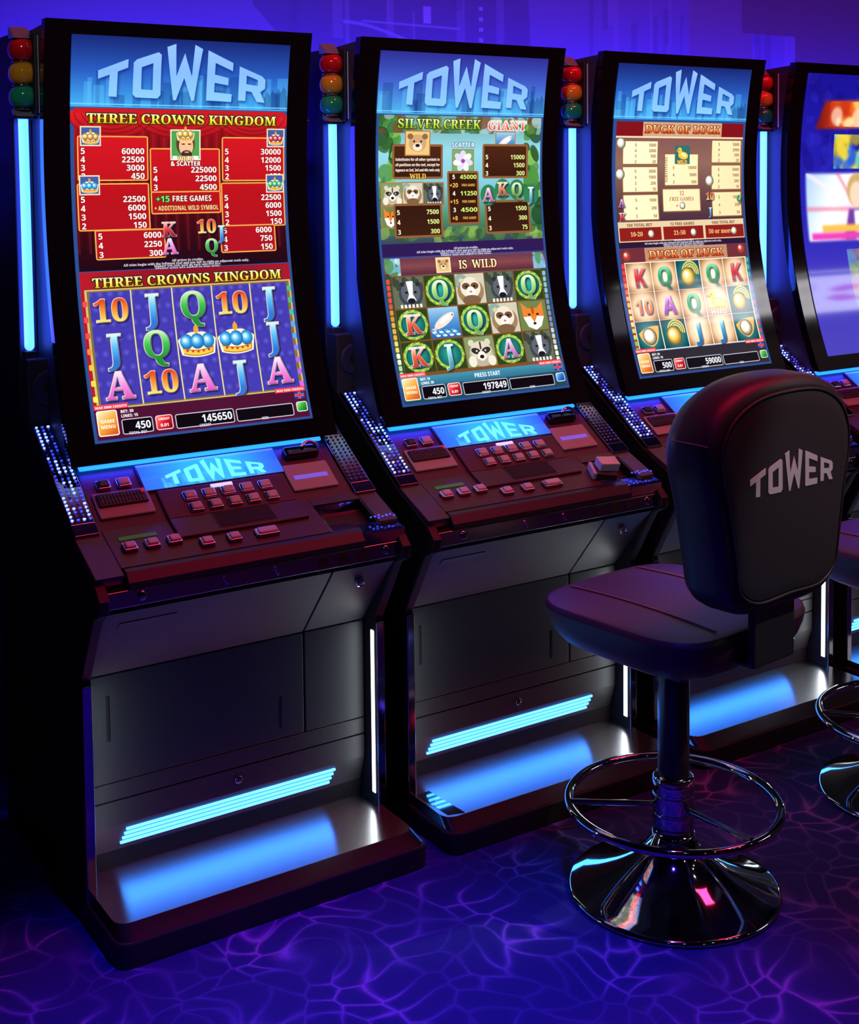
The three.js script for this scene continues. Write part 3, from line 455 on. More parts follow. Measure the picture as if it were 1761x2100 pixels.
const signTex = (() => {
  const [c, g] = canvas(1024, 256); g.fillStyle = lin(g, 0, 0, 1024, 0, '#2a66ff', '#2eacff', '#30b4ff', '#2a5cf4'); g.fillRect(0, 0, 1024, 256);
  g.globalAlpha = 0.35; for (let i = 0; i < 30; i++) { g.fillStyle = i % 2 ? '#1b6ff0' : '#58d0ff'; const x = rnd() * 1024, h = 30 + rnd() * 90; g.fillRect(x, 256 - h, 14 + rnd() * 40, h); } g.globalAlpha = 1;
  g.translate(60, 8); g.scale(0.92, 0.84); drawTower(g, '#70f6ff'); return tex(c);
})();
M.sign = std({ color: C3(0.02, 0.05, 0.1), roughness: 0.12, emissive: C3(1, 1, 1), emissiveMap: signTex, emissiveIntensity: 1.15 });

function slotMachine() {
  const G = new THREE.Group(); G.name = 'slot_machine';
  // --- base
  const plate = (hw, zf, zb, r) => { const s = new THREE.Shape(); s.moveTo(-hw, zb); s.lineTo(hw, zb); s.lineTo(hw, zf - r); s.quadraticCurveTo(hw, zf, hw - r, zf); s.lineTo(-hw + r, zf); s.quadraticCurveTo(-hw, zf, -hw, zf - r); s.closePath(); return s; };
  const flat = (s, y0, h, b) => { const g = new THREE.ExtrudeGeometry(s, { depth: h - 2 * b, bevelEnabled: true, bevelSize: b, bevelThickness: b, bevelOffset: -b, bevelSegments: 2, curveSegments: 10 }); g.rotateX(Math.PI / 2); g.translate(0, y0 + h - b, 0); return g; };
  mesh('base_plinth', flat(plate(0.350, 0.184, -0.55, 0.035), 0, 0.051, 0.005), M.plinth, G);
  mesh('base_core', flat(plate(0.322, 0.10, -0.55, 0.01), 0.03, 0.03, 0.002), M.plinth, G);
  { // brushed footrest with a lip folded down along its front
    const N = 12, o = plate(0.344, 0.180, -0.09, 0.034).getPoints(N), q = plate(0.336, 0.143, -0.09, 0.034).getPoints(N), pos = [], idx = [], n = o.length;
    o.forEach((p) => pos.push(p.x, 0.0515, p.y)); q.forEach((p) => pos.push(p.x, 0.068, p.y)); q.forEach((p) => pos.push(p.x, 0.068, p.y));
    const low = []; for (let i = 0; i < n - 1; i++) low.push(i, i + n, i + 1, i + 1, i + n, i + n + 1);
    for (const [a, b, c] of THREE.ShapeUtils.triangulateShape(q, [])) idx.push(2 * n + a, 2 * n + c, 2 * n + b);
    const g = new THREE.BufferGeometry(); g.setAttribute('position', new THREE.Float32BufferAttribute(pos, 3)); const uv = []; for (let i = 0; i < pos.length; i += 3) uv.push(pos[i], pos[i + 2]); g.setAttribute('uv', new THREE.Float32BufferAttribute(uv, 2)); g.setIndex(idx); g.computeVertexNormals();
    mesh('footrest_plate', g, M.brushed, G);
    const lg = new THREE.BufferGeometry(); lg.setAttribute('position', new THREE.Float32BufferAttribute(pos.slice(0, 6 * n), 3)); lg.setAttribute('uv', new THREE.Float32BufferAttribute(uv.slice(0, 4 * n), 2)); lg.setIndex(low); lg.computeVertexNormals();
    mesh('footrest_lip', lg, M.lip, G);
  }
  // --- cabinet shell
  const sidePts = [[-0.55, 0.036], [0.0, 0.036], [0.0, 0.50], [0.085, 0.645], [0.118, 0.662], [0.122, 0.69], [0.098, 0.713], [-0.03, 0.776], [-0.292, 0.955], [-0.36, 0.99], [-0.36, 1.80], [-0.55, 1.80]];
  mesh('cabinet_shell', merge([sweepX(sidePts, -0.348, -0.3265, 0.002), sweepX(sidePts, 0.3265, 0.348, 0.002), at(rb(0.66, 1.74, 0.02, 0.004), 0, 0.93, -0.545), at(rb(0.66, 0.02, 0.46, 0.004), 0, 0.60, -0.31)]), M.black, G);
  for (const s of [-1, 1]) {
    mesh('chrome_trim', at(rb(0.021, 0.45, 0.008, 0.003), s * 0.3375, 0.266, 0.003), M.darkChrome, G);
    mesh('side_light_strip', at(rb(0.003, 0.375, 0.013, 0.0014), s * 0.3262, 0.281, -0.0125), M.strip, G);
    rectLight(C3(0.9, 0.97, 1), 7, 0.013, 0.375, [s * 0.3235, 0.281, -0.0125], [0, s * Math.PI / 2, 0], G);
  }
  // --- lower panels: separate sheets with open joints over a dark backing
  mesh('panel_backing', merge([at(rb(0.652, 0.44, 0.01, 0.002), 0, 0.275, -0.075), sweepX([[-0.066, 0.482], [0.08, 0.658], [0.074, 0.663], [-0.07, 0.489]], -0.326, 0.326)]), M.groove, G);
  const sheet = (x0, x1, y0, y1, z = -0.05) => mesh('lower_panel', at(rb(x1 - x0, y1 - y0, 0.018, 0.0022), (x0 + x1) / 2, (y0 + y1) / 2, z - 0.009), M.panel, G);
  sheet(-0.325, 0.170, 0.2575, 0.483); sheet(0.174, 0.325, 0.2575, 0.483); sheet(-0.325, 0.325, 0.2195, 0.2555);
  mesh('vent_panel', sweepX([[-0.05, 0.2165], [-0.05, 0.166], [-0.083, 0.066], [-0.095, 0.066], [-0.095, 0.2165]], -0.325, 0.325, 0.0015), M.panel, G);
  for (const [x0, x1] of [[-0.325, 0.170], [0.174, 0.325]]) mesh('knee_panel', sweepX([[-0.05, 0.4855], [0.088, 0.652], [0.078, 0.660], [-0.062, 0.4925]], x0, x1, 0.0015), M.panel, G);
  mesh('hinge_slot', at(rb(0.007, 0.094, 0.003, 0.001), -0.278, 0.392, -0.0497), M.groove, G);
  mesh('hinge_slot', at(rb(0.004, 0.07, 0.002, 0.0008), 0.115, 0.315, -0.0499), M.groove, G);
  const lk = mesh('door_lock', lathe([[0, 0], [0.009, 0], [0.009, 0.004], [0.007, 0.006], [0, 0.006]], 20), M.darkChrome, G, [0.008, 0.193, -0.05], [Math.PI / 2, 0, 0]);
  mesh('key_slot', rb(0.0022, 0.002, 0.009, 0.0008), M.groove, lk, [0, 0.006, 0]);
  const tilt = Math.atan2(0.1, 0.033);
  for (let i = 0; i < 4; i++) {
    const y = 0.1515 - i * 0.0102, z = -0.05 - (0.166 - y) * 0.33;
    mesh('vent_light', rb(0.492, 0.0056, 0.006, 0.002), M.bars, G, [0.003 - i * 0.0034, y, z + 0.001], [Math.PI / 2 - tilt, 0, 0]);
  }
  rectLight(C3(0.03, 0.12, 1), 4, 0.48, 0.034, [0, 0.137, -0.05], [-0.05, Math.PI, 0], G);
  // --- console
  mesh('upper_deck', sweepX([up1(0, -0.03), up1(0, -0.215), up1(0, -0.215, -0.02), up1(0, -0.03, -0.02)].map(([, y, z]) => [z, y]), -0.292, 0.292, 0.002), M.deck, G);
  const low = (x0, x1, zf) => sweepX([up2(0, -0.031), up2(0, zf), up2(0, zf, -0.02), up2(0, -0.031, -0.02)].map(([, y, z]) => [z, y]), x0, x1, 0.002);
  mesh('lower_deck', merge([low(-0.288, 0.178, 0.078), low(0.298, 0.346, 0.072), low(0.178, 0.298, -0.008), low(-0.346, -0.288, 0.098)]), M.deck, G);
  mesh('armrest', sweepX([[0.076, 0.7355], [0.090, 0.731], [0.104, 0.712], [0.104, 0.700], [0.0, 0.700], [0.03, 0.7355]], -0.284, 0.246, 0.003), M.deckSide, G);
  mesh('front_rail', at(rb(0.668, 0.034, 0.012, 0.003), 0, 0.682, 0.097), M.rail, G);
  mesh('console_underside', sweepX([[0.09, 0.665], [0.09, 0.699], [-0.02, 0.755], [-0.25, 0.90], [-0.30, 0.90], [-0.30, 0.62], [-0.05, 0.62]], -0.326, 0.326), M.black, G);
  for (const x of [0.141, 0.190, 0.236]) mesh('rail_socket', lathe([[0, 0.0005], [0.011, 0.0005], [0.0125, 0.0015], [0.0135, 0], [0.0135, -0.002]], 24), M.groove, G, [x, 0.682, 0.1032], [Math.PI / 2, 0, 0]);
  for (const x of [-0.256, 0.295]) mesh('rail_bolt', lathe([[0, 0.005], [0.006, 0.005], [0.010, 0.001], [0.010, 0]], 20), M.darkChrome, G, [x, 0.684, 0.103], [Math.PI / 2, 0, 0]);
  for (const x of [-0.082, 0.032]) mesh('rail_clip', rb(0.006, 0.02, 0.004, 0.002), M.chrome, G, [x, 0.683, 0.104], [0, 0, 0.5]);
  const kl = mesh('cabinet_lock', lathe([[0, 0.010], [0.008, 0.010], [0.010, 0.007], [0.010, 0]], 20), M.chrome, G, [0.255, 0.610, 0.055], [Math.PI / 2 + 0.7, 0, 0]);
  mesh('key_slot', rb(0.002, 0.002, 0.008, 0.0008), M.groove, kl, [0, 0.010, 0]);
  mesh('slot_label', rb(0.12, 0.016, 0.002, 0.0008), M.deckSide, G, [-0.23, 0.618, 0.0605], [0.69, 0, 0]);
  // raised key field with ten keys
  mesh('key_panel', rb(0.296, 0.012, 0.082, 0.003), M.deck, G, up1(0.002, -0.0635, 0.001), [A1, 0, 0]);
  mesh('key_panel', rb(0.296, 0.012, 0.062, 0.003), M.deck, G, up2(0.002, -0.0005, 0.001), [A2, 0, 0]);
  for (let j = 0; j < 2; j++) for (let i = 0; i < 5; i++) button(G, up1(-0.082 + i * 0.0437 + j * 0.003, j ? -0.0455 : -0.0725, 0.0095), A1);
  mesh('key_light', rb(0.05, 0.004, 0.009, 0.0015), M.keyLight, G, up1(-0.002, -0.089, 0.008), [A1, 0, 0]);
  const tp = mesh('hole_frame', rb(0.134, 0.008, 0.054, 0.002), M.deckSide, G, up2(0.012, -0.004, 0.0045), [A2, 0, 0]);
  mesh('painted_hole', rb(0.126, 0.002, 0.048, 0.0008), M.groove, tp, [0, 0.0042, 0]);  // flat matte black sheet, the dark of a hole put into its colour
  button(G, up1(-0.249, -0.128, 0.004), A1, false, M.capDark); button(G, up1(-0.205, -0.128, 0.004), A1);
  const pd = mesh('reader_plate', rb(0.118, 0.006, 0.07, 0.003), M.pad, G, up1(-0.222, -0.082, 0.003), [A1, 0, 0]);
  const gr = mesh('grille', rb(0.106, 0.010, 0.036, 0.004), M.deckSide, pd, [-0.001, 0.004, -0.010]);
  void gr; for (let j = 0; j < 2; j++) for (let i = 0; i < 13; i++) mesh('grille_rib', rb(0.003, 0.003, 0.012, 0.001), M.deck, pd, [-0.046 + i * 0.0072, 0.0095, -0.017 + j * 0.015]);
  mesh('reader_lamp', rb(0.010, 0.003, 0.007, 0.001), std({ color: C3(0.5, 0.02, 0.01), emissive: C3(0.35, 0.01, 0.0) }), pd, [0.044, 0.0095, -0.020]);
  const rp = mesh('ticket_plate', rb(0.112, 0.006, 0.078, 0.003), M.pad, G, up1(0.211, -0.083, 0.003), [A1, 0, 0]);
  mesh('ticket_label', rb(0.083, 0.0015, 0.012, 0.0006), M.violet, rp, [0, 0.0035, 0.003]);
  const bl = mesh('ticket_slot', rb(0.086, 0.022, 0.030, 0.008, 4), M.gloss, G, up1(0.216, -0.140, 0.008), [A1, 0, 0]);
  mesh('slot_lip', new THREE.TorusGeometry(0.020, 0.004, 8, 20, 2.2), M.chrome, bl, [0.020, 0.011, 0.006], [-1.2, 0, 0.5]);
  mesh('green_label', rb(0.080, 0.002, 0.011, 0.001), M.greenLabel, G, up2(-0.224, 0.0, 0.001), [A2, 0, 0]);
  for (const x of [-0.252, -0.205, -0.158]) button(G, up2(x, 0.029, 0.004), A2);
  for (const x of [-0.096, -0.036]) button(G, up2(x, 0.050, 0.004), A2);
  button(G, up2(0.038, 0.050, 0.004), A2, true);
  // payout tray on the right
  const tr = mesh('payout_tray', merge([at(rb(0.12, 0.004, 0.09, 0.001), 0.238, 0.706, 0.03), ...[0.178, 0.295].map((x) => sweepX([[-0.013, 0.706], [-0.013, 0.774], [0.077, 0.734], [0.077, 0.706]], x, x + 0.004))]), M.gloss, G);
  mesh('tray_back', at(rb(0.116, 0.038, 0.004, 0.001), 0.238, 0.752, -0.012), M.chrome, tr);
  mesh('chrome_corner', sweepX([[0.094, 0.7285], [0.1015, 0.724], [0.102, 0.701], [0.060, 0.701], [0.060, 0.735]], 0.243, 0.346, 0.003), M.chrome, G);
  { const l = []; for (let i = 0; i < 9; i++) l.push(beadGeo.clone().scale(0.9, 0.6, 0.9).translate(0.285 + i * 0.0065, 0.747 + (i % 2) * 0.002, 0.058 + (i % 3) * 0.006)); const o = mesh('corner_beads', mergeGeometries(l), M.beadDim, G); o.userData.kind = 'stuff'; }
  // lit name panel and light bar under the display
  const sg = mesh('name_panel', rb(0.328, 0.006, 0.078, 0.002), M.deckSide, G, up1(-0.006, -0.131, 0.003), [A1, 0, 0]);
  { const pg = new THREE.PlaneGeometry(0.322, 0.074); pg.rotateX(-Math.PI / 2); mesh('lit_sign', pg, M.sign, sg, [0, 0.0034, 0]); }
  mesh('deck_light_bar', rb(0.57, 0.007, 0.016, 0.003), M.lightBar, G, up1(-0.002, -0.171, 0.008), [A1, 0, 0]);
  rectLight(C3(0.04, 0.035, 1), 45, 0.56, 0.010, up1(-0.002, -0.166, 0.0135), [3.75, 0, 0], G);
  // crystal strips
  for (const s of [-1, 1]) {
    const cs = mesh('crystal_strip', rb(0.052, 0.012, 0.29, 0.003), M.darkChrome, G, up1(s * 0.3195, -0.167, 0), [A1, 0, 0]);
    cs.updateMatrix(); const inv = cs.matrix.clone().invert();
    const names = ['lit_beads', 'dim_beads', 'clear_beads'], mats = [M.beadLit, M.beadDim, M.bead];
    beadSets(s).forEach((g, i) => { if (g) { const o = mesh(names[i], g.applyMatrix4(inv), mats[i], cs); o.userData.kind = 'stuff'; } });
    mesh('strip_end', rb(0.052, 0.013, 0.032, 0.002), M.darkChrome, G, up1(s * 0.3195, -0.036, 0.0005), [A1, 0, 0]);
  }
  // --- head
  const hp = []; for (let i = 0; i <= 24; i++) { const y = 0.90 + 0.915 * i / 24; hp.push([ZS(y) - 0.024, y]); }
  mesh('head_housing', sweepX([...hp, [-0.53, 1.80], [-0.53, 0.90]], -0.306, 0.306, 0.002), M.housing, G);
  mesh('bezel', curved(0.897, 1.822, -0.312, 0.312, 0, 0.026), M.gloss, G);
  mesh('display', displaySheet(), M.gloss, G);
  for (const s of [-1, 1]) {
    mesh('side_wing', at(rb(0.040, 0.80, 0.012, 0.003), s * 0.3275, 1.395, -0.362), M.housing, G);
    mesh('light_tube', at(new THREE.CapsuleGeometry(0.0105, 0.486, 6, 16), s * 0.331, 1.3735, -0.338), M.tube, G);
    mesh('tube_socket', at(rb(0.026, 0.030, 0.026, 0.003), s * 0.331, 1.105, -0.338), M.housing, G);
    rectLight(C3(0.035, 0.03, 1), 16, 0.03, 0.48, [s * 0.345, 1.3735, -0.336], [0, s * Math.PI / 2 , 0], G);
    const sp = mesh('speaker', lathe([[0, 0.004], [0.02, 0.003], [0.032, 0.007], [0.037, 0.004], [0.037, 0]], 32), M.speaker, G, [s * 0.303, 1.043, -0.30], [Math.PI / 2, 0, 0]);
    mesh('speaker_cone', lathe([[0, 0.0045], [0.012, 0.006], [0.013, 0.004]], 24), M.deckSide, sp);
    const sw = mesh('speaker_bracket', at(rb(0.055, 0.17, 0.05, 0.004), s * 0.320, 1.02, -0.327), M.housing, G); void sw;
    // three-colour lamp stack
    const lt = mesh('lamp_tower', merge([at(rb(0.014, 0.175, 0.080, 0.004), s * 0.307, 1.712, -0.346), at(rb(0.05, 0.008, 0.06, 0.003), s * 0.329, 1.622, -0.352)]), M.black, G);
    [[1.765, 'red_lens', M.lensRed], [1.715, 'amber_lens', M.lensAmber], [1.665, 'green_lens', M.lensGreen]].forEach(([y, n, m]) => {
      mesh(n, lathe(Array.from({ length: 19 }, (_, q) => { const a = Math.PI * (0.5 - q / 18), c = Math.max(0, Math.cos(a)); return [q % 18 ? 0.0315 * Math.pow(c, 0.5) : 0, 0.0235 * Math.sin(a)]; }), 36), m, lt, [s * 0.3255, y, -0.346]);
    });
    for (const y of [1.7400, 1.690, 1.640]) mesh('lamp_ring', lathe([[0, 0.003], [0.0195, 0.003], [0.021, 0], [0.0195, -0.003], [0, -0.003]], 24), M.chrome, lt, [s * 0.329, y, -0.346]);
    mesh('lamp_cap', sweepX([[-0.328, 1.789], [-0.37, 1.789], [-0.374, 1.812], [-0.362, 1.816]], s * 0.329 - 0.02, s * 0.329 + 0.02, 0.003), M.clear, lt);
    mesh('lamp_edge', at(rb(0.006, 0.165, 0.006, 0.0019), s * 0.3035, 1.712, -0.303), M.edge, lt);
    mesh('lamp_foot', at(rb(0.046, 0.012, 0.034, 0.005).rotateX(0.5), s * 0.329, 1.629, -0.338), M.clear, lt);
  }
  return G;
}
M.lensRed = M.lens(0.62, 0.010, 0.012); M.lensAmber = M.lens(0.85, 0.36, 0.02); M.lensGreen = M.lens(0.012, 0.38, 0.17);
M.edge = std({ color: C3(0.9, 0.89, 0.91), roughness: 0.35 });

const pictures = [
  [pictureCrowns(), 'slot machine whose screen shows a red crowns game over blue reels'],
  [pictureCreek(), 'slot machine whose screen shows a forest animals game with green medallions'],
  [pictureDuck(), 'slot machine whose screen shows a golden duck game on parchment tables'],
  [pictureNeon(), 'slot machine whose screen shows a violet game with a portrait picture'],
];
const PITCH = 0.755, MX = 1.1564, MZ = -2.5;
const proto = slotMachine();
const glow = [[1, 0.75, 0.8], [0.7, 0.9, 1], [1, 0.9, 0.85], [0.6, 0.5, 1]];
pictures.forEach(([pic, label], k) => {
  const m = k ? proto.clone() : proto; m.name = 'slot_machine';
  m.position.set(MX + k * PITCH, 0, MZ);
  top(m, label, 'slot machine', 'slot machines in the row');
});
scene.children.filter((o) => o.name.startsWith('slot_machine')).forEach((m, k) => {
  const t = tex(pictures[k][0]);
  const d = m.children.find((o) => o.name === 'display');
  d.material = phys({ color: C3(0.006, 0.006, 0.009), roughness: 0.05, ior: 1.5, emissive: C3(1, 1, 1), emissiveMap: t, emissiveIntensity: 1.2 });
  rectLight(C3(...glow[k]), 0.16, 0.5, 0.82, [0, 1.365, -0.225], FRONT, m);
});

// ---------------------------------------------------------------- stools
function stool() {
  const G = new THREE.Group(); G.name = 'casino_stool';
  mesh('trumpet_base', lathe([[0, 0], [0.214, 0], [0.2185, 0.004], [0.2185, 0.009], [0.212, 0.014], [0.19, 0.020], [0.155, 0.033], [0.115, 0.052], [0.080, 0.075], [0.056, 0.098], [0.045, 0.120], [0.041, 0.135], [0, 0.135]], 96), M.stoolChrome, G);
  mesh('collar', lathe([[0.037, 0.13], [0.043, 0.135], [0.043, 0.165], [0.041, 0.167], [0.041, 0.172], [0.043, 0.174], [0.043, 0.205], [0.041, 0.207], [0.041, 0.213], [0.043, 0.215], [0.043, 0.243], [0.037, 0.247], [0.033, 0.247]], 48), M.stoolChrome, G);
  mesh('column', lathe([[0, 0.24], [0.0325, 0.24], [0.0325, 0.505], [0, 0.505]], 48), M.pole, G);
  mesh('foot_ring', at(new THREE.TorusGeometry(0.2155, 0.0095, 16, 96).rotateX(Math.PI / 2), 0, 0.187, 0), M.stoolChrome, G);
  for (const a of [0.62, 2.5, 4.6]) { const g = new THREE.CylinderGeometry(0.006, 0.006, 0.176, 12); g.rotateZ(Math.PI / 2); g.translate(0.127, 0, 0); g.rotateZ(0.06); g.rotateY(a); mesh('spoke', at(g, 0, 0.182, 0), M.darkChrome, G); }
  mesh('seat_plate', at(rb(0.22, 0.02, 0.22, 0.006), 0, 0.504, 0), M.pole, G);
  // seat cushion: rounded square with a soft crown
  const rs = (w, d, r) => { const s = new THREE.Shape(); s.moveTo(-w + r, -d); s.lineTo(w - r, -d); s.quadraticCurveTo(w, -d, w, -d + r); s.lineTo(w, d - r); s.quadraticCurveTo(w, d, w - r, d); s.lineTo(-w + r, d); s.quadraticCurveTo(-w, d, -w, d - r); s.lineTo(-w, -d + r); s.quadraticCurveTo(-w, -d, -w + r, -d); return s; };
  const seat = cushion(0.222, 0.218, 0.095, 0.512, 0.627);
  mesh('seat_cushion', seat, M.seatVinyl, G);
  void rs;
  for (const x of [-0.105, 0.105]) { const pts = []; for (let i = 0; i <= 20; i++) { const z = -0.19 + 0.38 * i / 20; pts.push(new THREE.Vector3(x, seatTop(x, z) + 0.0005, z)); } mesh('seat_seam', new THREE.TubeGeometry(new THREE.CatmullRomCurve3(pts), 40, 0.0016, 6), M.stitch, G); }
  // bracket between seat and back
  mesh('back_bracket', merge([at(rb(0.13, 0.17, 0.018, 0.006), 0, 0.635, 0.238), at(rb(0.13, 0.014, 0.17, 0.006), 0, 0.556, 0.155)]), M.vinyl, G);
  // backrest
  const B = backrest(); mesh('backrest', B.pad, M.vinyl, G); mesh('back_panel', B.rear, M.backCloth, G); mesh('piping', B.piping, M.vinyl, G);
  for (const g of B.stitches) mesh('back_stitch', g, M.thread2, G);
  for (const g of B.letters) mesh('letter', g, M.thread, G);
  return G;
}
M.backCloth = std({ color: C3(0.018, 0.018, 0.022), roughness: 0.8 });
M.thread2 = std({ color: C3(0.25, 0.18, 0.18), roughness: 0.8 });
const seatTop = (x, z) => 0.627 - 0.016 * ((x / 0.215) ** 2 + (z / 0.21) ** 2) * 0.5;
function superR(a, w, d, n) { const c = Math.abs(Math.cos(a)), s = Math.abs(Math.sin(a)); return 1 / Math.pow(Math.pow(c / w, n) + Math.pow(s / d, n), 1 / n); }
function cushion(w, d, edge, y0, y1) {
  // rings from the bottom centre over the rim to the top centre
  const prof = [[0, 0], [0.55, 0.0], [0.74, 0.008], [0.86, 0.026], [0.945, 0.055], [0.985, 0.085], [1.0, 0.108], [0.995, 0.12 - 0.012], [0.985, 0.12], [0.965, 0.126], [0.92, 0.128], [0.8, 0.1285], [0.5, 0.129], [0, 0.13]];
  const seg = 72, pos = [], idx = [];
  prof.forEach(([k, h]) => { for (let i = 0; i < seg; i++) { const a = i / seg * Math.PI * 2, r = superR(a, w, d, 4.2) * k, x = Math.cos(a) * r, z = Math.sin(a) * r; const t = h / 0.13; pos.push(x, t < 0.93 ? y0 + (y1 - 0.014 - y0) * t / 0.93 : seatTop(x, z) - (1 - t) * 0.12, z); } });
  for (let j = 0; j < prof.length - 1; j++) for (let i = 0; i < seg; i++) { const a = j * seg + i, b = j * seg + (i + 1) % seg, c = a + seg, e = b + seg; idx.push(a, c, b, b, c, e); }
  const g = new THREE.BufferGeometry(); g.setAttribute('position', new THREE.Float32BufferAttribute(pos, 3)); g.setAttribute('uv', new THREE.Float32BufferAttribute(new Float32Array(pos.length / 3 * 2), 2)); g.setIndex(idx); g.computeVertexNormals(); void edge;
  return g;
}
// the backrest is a shield outline swept through its thickness and wrapped around the sitter
function backrest() {
  const OUT = (k) => { // outline as points (x, y), k = 0..1 around, counter-clockwise from bottom middle
    return shield.getPointAt(k % 1);
  };
  const y0 = 0.665, y1 = 1.108;
  const P = [[0, y0], [0.12, y0 + 0.004], [0.168, y0 + 0.034], [0.186, 0.76], [0.212, 0.88], [0.228, 0.955], [0.224, 1.005], [0.192, 1.055], [0.12, 1.094], [0, y1]];
  const full = [...P.map(([x, y]) => new THREE.Vector3(x, y, 0)), ...P.slice(1, -1).reverse().map(([x, y]) => new THREE.Vector3(-x, y, 0))];
  const shield = new THREE.CatmullRomCurve3(full, true, 'centripetal');
  const bend = (x, y) => -0.22 * x * x - 0.10 * (y - 0.86) ** 2;   // edges come forward (towards -z)
  const cy = 0.885, Z = 0.283, N = 120;
  const ring = (scale, inset, dz) => Array.from({ length: N }, (_, i) => { const p = OUT(i / N); let x = p.x, y = p.y; const l = Math.hypot(x, y - cy); const k = scale * (l - inset) / l; x *= k; y = cy + (y - cy) * k; return [x, y, Z + bend(x, y) + dz]; });
  const skin = (rings, capFirst, capLast) => {
    const pos = [], idx = []; rings.forEach((r) => r.forEach((p) => pos.push(...p)));
    for (let j = 0; j < rings.length - 1; j++) for (let i = 0; i < N; i++) { const a = j * N + i, b = j * N + (i + 1) % N, c = a + N, e = b + N; idx.push(a, b, c, b, e, c); }
    const cap = (j, flip, dz) => { const c = pos.length / 3; pos.push(0, cy, Z + bend(0, cy) + dz); for (let i = 0; i < N; i++) { const a = j * N + i, b = j * N + (i + 1) % N; flip ? idx.push(c, b, a) : idx.push(c, a, b); } };
    if (capFirst !== undefined) cap(0, true, capFirst); if (capLast !== undefined) cap(rings.length - 1, false, capLast);
    const g = new THREE.BufferGeometry(); g.setAttribute('position', new THREE.Float32BufferAttribute(pos, 3)); g.setAttribute('uv', new THREE.Float32BufferAttribute(new Float32Array(pos.length / 3 * 2), 2)); g.setIndex(idx); g.computeVertexNormals(); return g;
  };
  const T = 0.13;
  const pad = skin([ring(0.30, 0, -T - 0.004), ring(0.7, 0, -T - 0.002), ring(1, 0.035, -T + 0.006), ring(1, 0.014, -T + 0.018), ring(1, 0.004, -T + 0.034), ring(1, 0, -T + 0.055), ring(1, 0.001, -0.03), ring(1, 0.006, -0.014), ring(1, 0.014, -0.005), ring(1, 0.024, -0.001), ring(1, 0.05, -0.004)], -T - 0.004);
  const rear = skin([ring(1, 0.033, -0.006), ring(1, 0.033, 0.000), ring(1, 0.037, 0.003), ring(0.75, 0, 0.004), ring(0.5, 0, 0.004), ring(0.25, 0, 0.004)], undefined, 0.004);
  const pp = ring(1, 0.030, 0.001).map((p) => new THREE.Vector3(...p));
  const piping = new THREE.TubeGeometry(new THREE.CatmullRomCurve3(pp, true), 240, 0.0034, 8, true);
  const stitches = [0.322, 0.678].map((k) => { const p = OUT(k), n = []; for (let i = 0; i <= 8; i++) { const dz = -0.012 - 0.085 * i / 8, l = Math.hypot(p.x, p.y - cy), f = (l - (i === 0 ? 0.006 : i === 8 ? 0.012 : -0.0006)) / l; n.push(new THREE.Vector3(p.x * f, cy + (p.y - cy) * f, Z + bend(p.x, p.y) + dz)); } return new THREE.TubeGeometry(new THREE.CatmullRomCurve3(n), 24, 0.0012, 6); });
  // embroidered letters follow the bent rear panel
  const letters = towerShapes(0.262).map((s) => { const g = new THREE.ExtrudeGeometry(s, { depth: 0.0014, bevelEnabled: false }); const p = g.attributes.position; for (let i = 0; i < p.count; i++) { const x = p.getX(i), y = p.getY(i) * 0.9 + 0.925; p.setXYZ(i, x, y, Z + bend(x, y) + 0.0036 + p.getZ(i)); } g.computeVertexNormals(); return g; });
  return { pad, rear, piping, stitches, letters };
}
const st = stool();
st.position.set(1.875, 0, -1.958); st.rotation.y = 0.117;
top(st, 'black padded stool on a chrome trumpet base before the forest animals machine', 'stool', 'casino stools');
const st2 = st.clone(); st2.name = 'casino_stool'; st2.position.set(2.652, 0, -1.955); st2.rotation.y = 0.02;
top(st2, 'stool cut by the picture edge before the golden duck machine', 'stool', 'casino stools');

// ---------------------------------------------------------------- small things on the second console
{
  const q1 = up2(0.196, 0.046, 0.0105), q2 = up2(0.205, 0.045, 0.0315);
  const bx = mesh('flat_box', rb(0.062, 0.018, 0.05, 0.002), std({ color: C3(0.04, 0.035, 0.04), roughness: 0.5 }), null, [MX + PITCH + q1[0], q1[1], MZ + q1[2]], [A2, -0.36, 0]);
  mesh('pale_end', rb(0.008, 0.0182, 0.0502, 0.001), std({ color: C3(0.6, 0.55, 0.55), roughness: 0.5 }), bx, [-0.0275, 0, 0]);
  top(bx, 'flat dark box lying on the console by the payout tray', 'box');
  const ck = mesh('cigarette_pack', rb(0.052, 0.022, 0.034, 0.002), std({ color: C3(0.62, 0.58, 0.62), roughness: 0.35 }), null, [MX + PITCH + q2[0], q2[1], MZ + q2[2]], [A2, -0.2, 0]);
  mesh('pack_lid', rb(0.016, 0.0224, 0.0344, 0.002), std({ color: C3(0.55, 0.52, 0.62), roughness: 0.35 }), ck, [0.0185, 0, 0]);
  top(ck, 'small pale pack resting on top of a flat dark box', 'pack');
}

{
  const m2 = scene.children.filter((o) => o.name.startsWith('slot_machine'))[1], s = new THREE.Shape([[-0.330, 0.010], [-0.294, 0.008], [-0.284, 0.139], [-0.322, 0.128]].map(([x, z]) => new THREE.Vector2(x, -z)));
  const g = new THREE.ExtrudeGeometry(s, { depth: 0.0006, bevelEnabled: false }); g.rotateX(-Math.PI / 2);
  mesh('bare_mirror_corner', g, M.polished, m2, [0, 0.0681, 0]).userData.label = 'polished corner where the brushed film has peeled off';
}

